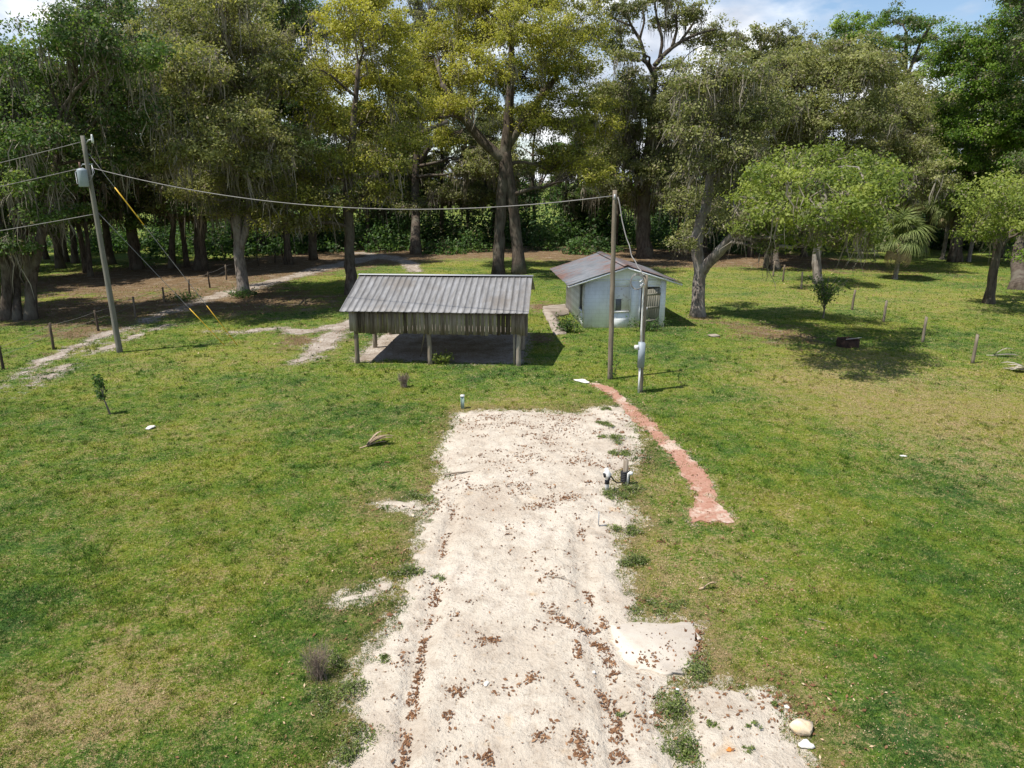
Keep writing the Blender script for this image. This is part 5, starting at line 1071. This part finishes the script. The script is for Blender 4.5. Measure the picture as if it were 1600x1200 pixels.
for k in range(12): bush_mesh(th_mb, ((rg.uniform(0, 130) - 800) / FPX * 80, rg.uniform(78, 90), 0), (rg.uniform(1, 2), 1.3, rg.uniform(.6, 2.0)), 260, .34, rg, rg.uniform(.35, .6))
tag(th_mb.build('undergrowth', M['lf_bush']), 'dark leafy thicket filling the foot of the wood', 'undergrowth', kind='stuff')
front = [(590, 'leafy bush at the wood edge behind the left shed end'), (640, 'round bush at the wood edge where the sandy track ends'), (690, 'tall glossy bush at the wood edge behind the shed middle'), (735, 'light green bush at the wood edge left of the twin trunks'), (850, 'dense bush at the wood edge between twin trunks and hut'), (905, 'dark bush at the wood edge behind the hut roof'), (945, 'small bush at the wood edge just behind the tall brown pole'), (250, 'yellowish bush under the oaks right of the guy wires'), (345, 'low bush under the oaks left of the pale oak'), (455, 'low bush under the oaks behind the slim grey trunk'), (1530, 'bush under the bright green tree at right'), (1165, 'small bush right of the forked oak in deep shade')]
for i, (px, lab) in enumerate(front):
    Yd = 80 + 2.5 * math.sin(i * 2.1); 
    if i in (7, 8): Yd = 72
    x_ = (px - 800) / FPX * (Yd * cp + 1); e = thing('bush', (x_, Yd, 0), lab, 'bush')
    mb = MB(); bush_mesh(mb, (0, 0, 0), (1.9 + .5 * math.sin(i), 1.5, 1.9 + .7 * math.cos(i * 1.7)), 750, .30, rg, .5 + .12 * math.sin(i * 3)); mb.build('leaves', M['lf_bush'], e)
    mb = MB()
    for q in range(6): a_ = rg.uniform(0, 6.28); mb.tube([(0, 0, -.1), (.3 * math.cos(a_), .3 * math.sin(a_), .8), (.8 * math.cos(a_), .8 * math.sin(a_), 1.5)], [.03, .025, .01], 4)
    mb.build('stems', M['bark'], e)

# ---- far wood across the pasture
fm = MB()
for k in range(330):
    x_ = rg.uniform(-420, 420); y_ = rg.uniform(270, 330); h_ = rg.uniform(6, 12)
    bush_mesh(fm, (x_, y_, 0), (rg.uniform(5, 9), 5, h_), 150, 1.6, rg, .5)
tag(fm.build('far_wood', M['lf_dark']), 'distant line of trees beyond the pasture', 'trees', kind='stuff')

# ---- cabbage palms
def frond_mesh(seed):
    rg = np.random.default_rng(seed); mb = MB(); mb.tube([(0, 0, 0), (.45, 0, .22), (.95, 0, .28)], [.03, .022, .016], 4, tint=.5)
    n = 22
    for i in range(n):
        a = (i / (n - 1) - .5) * 2.5; L_ = rg.uniform(.95, 1.2) * (1 - .18 * abs(a)); t = np.linspace(0, 1, 6)
        d = np.array([math.cos(a), math.sin(a), 0]); s = np.array([-d[1], d[0], 0])
        C = np.array([.95, 0, .28]) + d * (t * L_)[:, None]; C[:, 2] += .06 * (1 - abs(a)) * t - (.55 + .25 * rg.random()) * t ** 2.4; C[:, 0] -= .12 * t ** 3
        wv = .035 * (1 - t) ** .7 + .004
        V = np.concatenate([C + s * wv[:, None] + [0, 0, .012], C, C - s * wv[:, None] + [0, 0, .012]]); k_ = np.arange(5)
        mb.add(V, np.concatenate([np.stack([k_, k_ + 1, k_ + 7, k_ + 6], -1), np.stack([k_ + 6, k_ + 7, k_ + 13, k_ + 12], -1)]), np.tile(np.clip(.45 + .55 * t, 0, 1), 3) * rg.uniform(.75, 1.1))
    return mb
def palm(px, py, h, label, nf, seed, sc=1.0, y=None, lowdead=5):
    b = G(px, py); 
    if y: b = np.array([(px - 800) / FPX * (y * cp + 1), y])
    rg = np.random.default_rng(seed); e = thing('cabbage_palm', (b[0], b[1], Hs(*b)), label, 'palm')
    mb = MB(); n = 26; zz = np.linspace(-.15, h, n); mb.tube(np.c_[.05 * np.sin(zz), 0 * zz, zz], .17 + .035 * (np.arange(n) % 2) + .05 * (zz < .2), 10); mb.build('trunk', M['bark_grey'], e)
    bm = MB()
    for k in range(40):
        a = rg.uniform(0, 6.28); z = h * rg.uniform(.55, 1); d = np.array([math.cos(a), math.sin(a)]); bm.tube([(*(d * .17), z), (*(d * .27), z + .1), (*(d * .36), z + .28)], [.05, .035, .015], 4)
    bm.build('boots', M['dead'], e)
    src = None
    for k in range(nf):
        t = k / nf; el = R(86 - 118 * t + rg.uniform(-12, 12)); az = k * 2.399 + rg.uniform(-.2, .2)
        if src is None: f_ = frond_mesh(seed).build('frond', M['palm'], e); src = f_
        else: f_ = src.copy(); scn.collection.objects.link(f_); f_.parent = e
        f_.location = (.06 * math.cos(az), .06 * math.sin(az), h + .15 - .25 * t)
        f_.rotation_euler = Matrix.Rotation(az, 4, 'Z').to_3x3().__matmul__(Matrix.Rotation(-el, 3, 'Y')).to_euler(); q = sc * rg.uniform(.85, 1.12); f_.scale = (q, q, q)
    ds = None
    for k in range(lowdead):
        az = rg.uniform(0, 6.28)
        if ds is None:
            f_ = frond_mesh(seed + 1).build('dead_frond', M['dead'], e); ds = f_
        else: f_ = ds.copy(); scn.collection.objects.link(f_); f_.parent = e
        f_.location = (0, 0, h - .1); f_.rotation_euler = (Matrix.Rotation(az, 3, 'Z') @ Matrix.Rotation(R(62), 3, 'Y')).to_euler(); f_.scale = (sc * .85,) * 3
palm(1398, 436, 3.1, 'shaggy cabbage palm standing in the open on the right lawn', 40, 31, 1.28, lowdead=7)
palm(1482, 400, 5.0, 'taller cabbage palm in the shade behind the open one', 26, 32, 1.3, y=72)
palm(1524, 400, 4.0, 'cabbage palm tucked under the bright green tree', 24, 33, 1.3, y=70)
palm(1428, 395, 6.2, 'cabbage palm with its head just above the open one', 24, 34, 1.3, y=74)
palm(1330, 395, 4.2, 'low cabbage palm under the mossy branches', 18, 35, 1.2, y=80)

# ---- small plants standing alone on the lawn
def shrub(name, px, py, stems, lf, label, cat, leaf, nleaf, seed, bark='bark', spread=.12):
    b = G(px, py); rg = np.random.default_rng(seed); e = thing(name, (b[0], b[1], Hs(*b)), label, cat); tm, cm = MB(), MB()
    for P, r, k in stems:
        P = np.array(P, float); tm.tube(P, np.linspace(r, r * .35, len(P)), 5)
        t = rg.uniform(k, 1, nleaf) * (len(P) - 1); C = np.stack([np.interp(t, np.arange(len(P)), P[:, q]) for q in range(3)], -1) + rg.normal(0, spread, (nleaf, 3))
        leaf_quads(cm, C, leaf, np.clip(rg.normal(.5, .2, nleaf), .14, 1), .2, .45, rg)
    tm.build('stems', M[bark], e); cm.build('leaves', M[lf], e); return e
rg = np.random.default_rng(15); st = []
for k in range(26):
    a = rg.uniform(0, 6.28); q = rg.uniform(.3, 1.0); z0_ = rg.uniform(.7, 1.3); st.append(([(0, 0, z0_ * .7), (.3 * q * math.cos(a), .3 * q * math.sin(a), z0_ + .35), (1.05 * q * math.cos(a), 1.05 * q * math.sin(a), z0_ + .6 + rg.uniform(.1, .9) * (1.3 - q * .5))], .03, .35))
st.append(([(0, 0, -.1), (.02, 0, .6), (0, .02, 1.2), (.05, 0, 2.3)], .06, .6))
shrub('young_tree', 1286, 497, st, 'lf_dark', 'small young tree with upright twiggy branches beside the fire ring', 'young tree', .13, 46, 41, 'bark_grey', .17)
shrub('sapling', 173, 647, [([(0, 0, -.1), (-.1, 0, .35), (-.17, 0, .62)], .04, .9), ([(-.17, 0, .6), (-.26, 0, .72), (-.30, 0, .80)], .02, .1), ([(-.15, 0, .6), (-.18, .02, .9), (-.22, .02, 1.22)], .022, .62), ([(-.16, 0, .6), (-.12, .02, .9), (-.16, -.05, 1.25)], .018, .62), ([(-.18, 0, .8), (-.28, .02, 1.05), (-.34, .02, 1.28)], .015, .5)],
      'lf_bush', 'tiny leaning sapling with two dark leaf tufts on the left lawn', 'sapling', .11, 55, 42, 'bark_grey', .07)
shrub('shrub', 886, 519, [([(0, 0, 0), (.5 * math.cos(a) * .5, .4 * math.sin(a) * .5, .4), (.7 * math.cos(a), .5 * math.sin(a), .55 + .35 * math.sin(3 * a))], .018, .1) for a in np.linspace(0, 6, 14)], 'lf_bush', 'dark ragged shrub at the left front corner of the white hut', 'shrub', .13, 42, 43, 'bark', .13)
shrub('shrub', 1012, 517, [([(0, 0, 0), (.8 * math.cos(a) * .5, .2 * math.sin(a), .3), (1.1 * math.cos(a), .3 * math.sin(a), .35 + .25 * math.sin(3 * a))], .012, .1) for a in np.linspace(0, 6, 14)], 'lf_bush', 'low dark weeds growing against the hut door', 'shrub', .11, 40, 44, 'bark', .12)
shrub('weed_clump', 690, 568, [([(0, 0, 0), (.25 * math.cos(a), .2 * math.sin(a), .22), (.48 * math.cos(a), .3 * math.sin(a), .34)], .01, .2) for a in np.linspace(0, 6, 10)], 'lf_spring', 'bright green weed clump at the middle post of the shed', 'weed', .11, 34, 45, 'bark', .08)
shrub('vine', 957, 591, [([(0, -.12, 0), (-.12, -.14, .3), (-.14, -.12, .6)], .01, .1), ([(.05, -.13, .1), (.14, -.14, .6), (.16, -.1, 1.0)], .01, .1)], 'lf_bush', 'dark vine climbing the foot of the tall brown pole', 'vine', .10, 40, 46, 'bark', .06)
shrub('fern_clump', 382, 464, [([(0, -.3, 0), (.6 * math.cos(a), -.3 + .4 * math.sin(a), .35), (1.0 * math.cos(a), -.3 + .7 * math.sin(a), .35)], .012, .1) for a in np.linspace(0, 6, 12)], 'lf_bush', 'green clump around the foot of the pale mossy oak', 'shrub', .14, 40, 47, 'bark', .13)
shrub('fern_clump', 285, 470, [([(0, 0, 0), (.6 * math.cos(a), .4 * math.sin(a), .3), (1.3 * math.cos(a), .6 * math.sin(a), .3)], .012, .1) for a in np.linspace(0, 6, 12)], 'lf_bush', 'low green clump at the foot of the sixth dark fence post', 'shrub', .13, 36, 48, 'bark', .13)
M['dry_twig'] = simple('dry_twig', (.30, .235, .185), (.17, .125, .10), 8, .9, .1)
def dry(px, py, r, h, label, n, seed, w_=.006):
    b = G(px, py); rg = np.random.default_rng(seed); mb = MB()
    for k in range(n):
        a = rg.uniform(0, 6.28); q = r * rg.uniform(.2, 1); hh = h * rg.uniform(.5, 1.05)
        P = np.array([(0, 0, -.03), (.35 * q * math.cos(a), .35 * q * math.sin(a), hh * .5), (q * math.cos(a + .2), q * math.sin(a + .2), hh)]) + np.array([rg.normal(0, r * .2), rg.normal(0, r * .2), 0])
        mb.tube(P, [w_, w_ * .8, w_ * .4], 3, cap=False)
        for j in range(3):
            s = P[1] + (P[2] - P[1]) * rg.uniform(.1, .9); mb.tube([s, s + rg.normal(0, .07, 3) * [1, 1, .5] + [0, 0, .08]], [w_ * .6, w_ * .3], 3, cap=False)
    return tag(mb.build('dry_bush', M['dry_twig'], loc=(b[0], b[1], Hs(*b))), label, 'dry bush')
dry(631, 605, .22, .52, 'small brown dry clump on the grass in front of the shed', 70, 51, .010)
dry(497, 1060, .30, .58, 'brown leafless bush in the grass at lower left', 130, 52, .0032)
def weed(px, py, r, h, n, label, seed, leaf=.05, lf='weed'):
    b = G(px, py); rg = np.random.default_rng(seed); z = max(Hs(*b), float(sand_z(np.array([b[0]]), np.array([b[1]]))[0]) if f_sand(np.array([b[0]]), np.array([b[1]]))[0] < 0 else -9)
    mb = MB(); sub = rg.normal(0, r * .5, (5, 2)) * [1.3, 1]; d = sub[rg.integers(0, 5, n)] + rg.normal(0, r * .26, (n, 2)); z_ = np.abs(rg.normal(0, .5, n)) * h * np.clip(1 - np.hypot(d[:, 0], d[:, 1]) / (r * 1.4), .15, 1)
    leaf_quads(mb, np.c_[d, z_ + .015], leaf, np.where(rg.random(n) < .08, .03, np.clip(rg.normal(.45, .25, n), .14, 1)), .6, .3, rg)
    return tag(mb.build('weed_clump', M[lf], loc=(b[0], b[1], z)), label, 'weed', 'weed clumps around the sand')
WL = [(1055, 1105, .30, .25, 'leafy weed strip between the two sand patches, upper clump'), (1066, 1160, .28, .25, 'leafy weed strip between the two sand patches, lower clump'), (1030, 955, .28, .2, 'weed clump on the grass corner above the concrete pad'), (1110, 1048, .35, .25, 'weed clump at the lower right corner of the concrete pad'), (990, 880, .30, .25, 'weed clump on the right sand edge below the bent rod'), (975, 830, .25, .2, 'weed clump on the sand edge right of the bent rod'), (955, 775, .22, .22, 'weed clump at the foot of the white stand pipe'), (985, 770, .35, .25, 'weed clump at the foot of the taped timber post'), (640, 900, .3, .2, 'weed clump on the left sand edge, upper one'), (692, 905, .10, .1, 'small weed in the sand beside the left rut'), (520, 1040, .2, .25, 'green weed clump right of the brown leafless bush'), (598, 1035, .12, .1, 'small weed alone on the left sand shoulder'), (1110, 1138, .08, .06, 'tiny round green plant in the middle of the lower sand'), (1180, 1140, .07, .06, 'tiny round green plant left of the big cream rock'), (1210, 1104, .07, .06, 'tiny round green plant above left of the rock'), (1168, 1178, .07, .06, 'tiny dark green plant right of the orange stone'), (975, 1120, .06, .06, 'tiny green sprig in the sand right of the rut'), (945, 642, .15, .12, 'green sprig at the top right of the sand'), (955, 690, .3, .15, 'weed patch in the upper right sand'), (945, 668, .2, .1, 'thin weed patch on sand just left of the brick path top'), (965, 712, .28, .12, 'weed patch in the sand above the stand pipe'), (650, 775, .3, .15, 'weed clump at the left sand edge by the small bare patch'), (545, 1090, .35, .22, 'weed clump at the lower left sand edge'), (530, 1165, .35, .2, 'weed clump at the bottom left sand corner')]
for i, (px, py, r, h, lab) in enumerate(WL): weed(px, py, r, h, int(900 * r / .3 * min(1, r / .2)) + 30, lab, 300 + i, .045 if py > 900 else .055)

# ---- grass blades, thinning with distance
pc = G(958, 690)
def near_blades(n, y0, y1, seed, hh, ww):
    rg = np.random.default_rng(seed)
    y = rg.uniform(y0, y1, n); x = rg.uniform(-1, 1, n) * (y * .78 + 1.6)
    s = np.minimum(f_sand(x, y), np.minimum(f_brick(x, y), f_track(x, y)))
    pad = sdf_poly(gpoly([(950, 978), (1084, 975), (1090, 1012), (1084, 1044), (1040, 1056), (985, 1042), (962, 1012)]))(x, y)
    lit = f_lit(x, y)
    patch = np.exp(-((x - pc[0]) ** 2 + ((y - pc[1]) / 2.0) ** 2) / .5) * .9
    keep = ((s > -.55 * np.clip(vnoise(x * 3.1, y * 3.1) - .45, 0, 1) * 2 * rg.random(n)) | ((patch * vnoise(x * 4 + 7, y * 4) > .30) & (rg.random(n) < .5))) & (pad > 0) & (rg.random(n) > lit * .8); dry_ = f_dry(x, y)
    hx = (x - B[0]) * math.cos(R(4.5)) + (y - B[1]) * math.sin(R(4.5)); hy = -(x - B[0]) * math.sin(R(4.5)) + (y - B[1]) * math.cos(R(4.5))
    keep &= ~((hx > -.05) & (hx < HW + .05) & (hy > -.02) & (hy < HD))
    x, y, dry_ = x[keep], y[keep], dry_[keep]; n = len(x)
    lush = np.clip(vnoise(x * 1.1, y * 1.1) * 1.2 - dry_ * .7, .15, 1.3); tuft = np.clip(vnoise(x * 5 + 9, y * 5) * 1.8 - .35, .2, 1.5)
    L_ = hh * (.65 + .35 * lush) * (.6 + .4 * tuft) * rg.uniform(.6, 1.3, n); a = rg.uniform(0, 6.28, n); lean = rg.normal(0, .8, (n, 2)) * L_[:, None]
    z = H(x, y); w_ = ww * rg.uniform(.6, 1.3, n); b = np.stack([x, y, z - .005], -1); s_ = np.stack([np.cos(a) * w_, np.sin(a) * w_, 0 * a], -1)
    tip = b + np.c_[lean, L_]
    V = np.stack([b - s_, b + s_, tip], 1); tn = rg.random(n)
    return V, tn, dry_
gb = MB(); dr = []
for n, y0, y1, hh, ww in ((330000, 6.6, 11, .045, .0055), (300000, 11, 17, .05, .008), (220000, 17, 26, .06, .012), (150000, 26, 42, .08, .02), (60000, 42, 70, .11, .032)):
    V, tn, d_ = near_blades(n, y0, y1, int(y0 * 10), hh, ww); gb.add(V.reshape(-1, 3), np.arange(len(V) * 3).reshape(-1, 3), np.repeat(tn, 3)); dr.append(np.repeat(d_, 3))
def tufts(n, y0, y1, seed, hh, ww, per):
    rg = np.random.default_rng(seed); y = rg.uniform(y0, y1, n); x = rg.uniform(-1, 1, n) * (y * .78 + 1.6)
    s = np.minimum(f_sand(x, y), np.minimum(f_brick(x, y), f_track(x, y))); kp = (s > -.03) & (f_pad(x, y) > .05) & (vnoise(x * .7 + 3, y * .7) > rg.random(n) * .9) & (f_lit(x, y) < .6); x, y = x[kp], y[kp]
    i = np.repeat(np.arange(len(x)), per); m = len(i); sz = rg.uniform(.6, 1.5, len(x))[i]
    bx_ = x[i] + rg.normal(0, .045, m) * sz; by_ = y[i] + rg.normal(0, .045, m) * sz; L_ = hh * sz * rg.uniform(.5, 1.2, m); a = rg.uniform(0, 6.28, m); w_ = ww * rg.uniform(.7, 1.3, m)
    b = np.stack([bx_, by_, H(bx_, by_) - .005], -1); s_ = np.stack([np.cos(a) * w_, np.sin(a) * w_, 0 * a], -1); lean = rg.normal(0, .6, (m, 2)) * L_[:, None]
    return np.stack([b - s_, b + s_, b + np.c_[lean, L_]], 1), np.clip(rg.choice([.15, .35, .7], len(x))[i] + rg.normal(0, .12, m), 0, .9), f_dry(bx_, by_) - .5
for n, y0, y1, hh, ww, per in ((2600, 6.6, 13, .075, .006, 26), (2600, 13, 24, .085, .010, 18), (1800, 24, 44, .11, .018, 14)):
    V, tn, d_ = tufts(n, y0, y1, int(y0 * 7), hh, ww, per); gb.add(V.reshape(-1, 3), np.arange(len(V) * 3).reshape(-1, 3), np.repeat(tn, 3)); dr.append(np.repeat(d_, 3))
gro = gb.build('grass', M['grass']); add_attr(gro.data, 'dry', np.concatenate(dr)); tag(gro, 'short mown lawn grass with dry patches', 'grass', kind='stuff')

# ---- dead leaves on the sand and under the trees
M['dleaf'] = None
k = NT('dead_leaf'); k_t = k.attr('tint')
M['dleaf'] = k.done(k.principled(k.ramp(k_t, [(0, (.085, .042, .022)), (.5, (.20, .105, .055)), (.8, (.36, .225, .13)), (1, (.50, .39, .25))]), .85, .1))
rg = np.random.default_rng(99); C = []
def clump(px, py, r, n, el=1.0, ang=0.0):
    c = G(px, py); d = rg.normal(0, r, (n, 2)) * [el, 1]; ca, sa = math.cos(ang), math.sin(ang)
    C.append(c + np.c_[d[:, 0] * ca - d[:, 1] * sa, d[:, 0] * sa + d[:, 1] * ca])
def streak(pts, r, n):
    P = np.array([G(*p) for p in pts]); t = rg.random(n) * (len(P) - 1); C.append(np.stack([np.interp(t, np.arange(len(P)), P[:, q]) for q in range(2)], -1) + rg.normal(0, r, (n, 2)))
streak([(710, 790), (706, 815)], .05, 60); streak([(698, 835), (690, 875)], .05, 90); streak([(684, 920), (678, 950)], .055, 120); streak([(664, 995), (655, 1045)], .04, 130); streak([(655, 1050), (645, 1105)], .05, 190); streak([(647, 1115), (645, 1125)], .04, 60); streak([(640, 1150), (628, 1200), (620, 1240)], .05, 220); streak([(672, 965), (668, 985)], .03, 30)
streak([(935, 1085), (955, 1110), (965, 1150), (965, 1200)], .06, 330); streak([(848, 950), (875, 975), (905, 990), (935, 990)], .07, 220); streak([(900, 1010), (905, 1035)], .04, 70); streak([(945, 1010), (960, 1060)], .06, 130); streak([(905, 1150), (912, 1200)], .07, 180); streak([(918, 925), (925, 945)], .05, 60); streak([(945, 985), (940, 970)], .04, 60); streak([(925, 1010), (945, 1015)], .05, 90)
streak([(820, 800), (860, 790), (905, 780)], .14, 260); streak([(850, 690), (890, 660), (850, 650), (760, 655)], .25, 420); streak([(700, 650), (760, 670), (850, 665), (905, 680)], .35, 420)
for q in range(46): px = rg.uniform(715, 925); py = rg.uniform(650, 800); clump(px, py, rg.uniform(.06, .13), int(rg.integers(18, 50)), rg.uniform(1.2, 3), rg.uniform(-.4, .4))
streak([(905, 825), (912, 845)], .05, 60); clump(760, 1010, .07, 90, 1.6); clump(770, 1010, .05, 40); clump(715, 1090, .07, 80, 1.4); clump(700, 1125, .05, 40); clump(832, 1070, .06, 50); clump(845, 1160, .06, 60); clump(762, 1190, .06, 60); clump(830, 745, .08, 40); clump(730, 770, .25, 60, 2); clump(870, 900, .05, 20, 4, .6); clump(860, 905, .05, 25, 3, -.5); clump(1020, 1036, .12, 60, 1.5); clump(1150, 1080, .35, 140, 3); clump(1230, 1110, .25, 140, 1); clump(1090, 1030, .08, 90, 1, 0); streak([(1090, 980), (1095, 1040)], .05, 130); clump(1120, 1130, .5, 110, 1.5); clump(1000, 1130, .2, 60); streak([(695, 760), (690, 790), (670, 800)], .15, 120)
for q in range(40): px = rg.uniform(930, 1010); py = rg.uniform(645, 740); clump(px, py, rg.uniform(.04, .12), int(rg.integers(8, 26)), rg.uniform(1, 2.5), rg.uniform(0, 3))
for q in range(5): clump(rg.uniform(975, 1085), rg.uniform(980, 1050), .02, int(rg.integers(1, 4)))
for q in range(150):
    px = rg.uniform(560, 1060); py = rg.uniform(650, 1200); clump(px, py, rg.uniform(.02, .10), int(rg.integers(3, 16)), rg.uniform(1, 2.5), rg.uniform(0, 3))
xy = np.c_[rg.uniform(-4, 6, 1500), rg.uniform(6.5, 25, 1500)]; C.append(xy)
C = np.concatenate(C); ns = len(C); ins = f_sand(C[:, 0], C[:, 1]) < 0
z = np.where(ins, sand_z(C[:, 0], C[:, 1]), H(C[:, 0], C[:, 1]) + .012) + .008 + .012 * rg.random(ns); z = np.where(f_pad(C[:, 0], C[:, 1]) < 0, pad_top + .01, z)
lm = MB(); leaf_quads(lm, np.c_[C, z], .046 * rg.choice([.4, .7, 1, 1.5], ns), np.clip(rg.normal(.30, .22, ns), 0, 1), 2.5, .5, rg)
# stray leaves over the shaded floor of the wood
n = 30000; x = rg.uniform(-40, 40, n); y = rg.uniform(26, 78, n); kp = f_lit(x, y) > rg.random(n) * .8; x, y = x[kp], y[kp]
leaf_quads(lm, np.c_[x, y, H(x, y) + .03], .09, np.clip(rg.normal(.45, .3, len(x)), 0, 1), 2.5, .5, rg)
n = 9000; x = rg.uniform(-12, 14, n); y = rg.uniform(7, 26, n); kp = (f_sand(x, y) > 0) & (f_sand_raw(x, y) < 2.5 * rg.random(n) ** 2 + .1); x, y = x[kp], y[kp]
leaf_quads(lm, np.c_[x, y, H(x, y) + .03], .045, np.clip(rg.normal(.7, .3, len(x)), 0, 1), 2.0, .45, rg)
n = 42000; y = 6.6 + 24 * rg.random(n) ** 1.5; x = rg.uniform(-1, 1, n) * (y * .78 + 1.6); kp = (f_sand(x, y) > .05) & (vnoise(x * 1.5, y * 1.5) + .25 * f_dry(x, y) > rg.random(n) * 1.1); x, y = x[kp], y[kp]
leaf_quads(lm, np.c_[x, y, H(x, y) + .03], .012 + .0011 * y, np.clip(rg.normal(.78, .25, len(x)), 0, 1.1), 2.0, .4, rg)
tag(lm.build('dead_leaves', M['dleaf']), 'brown fallen oak leaves scattered over sand and ground', 'leaves', kind='stuff')
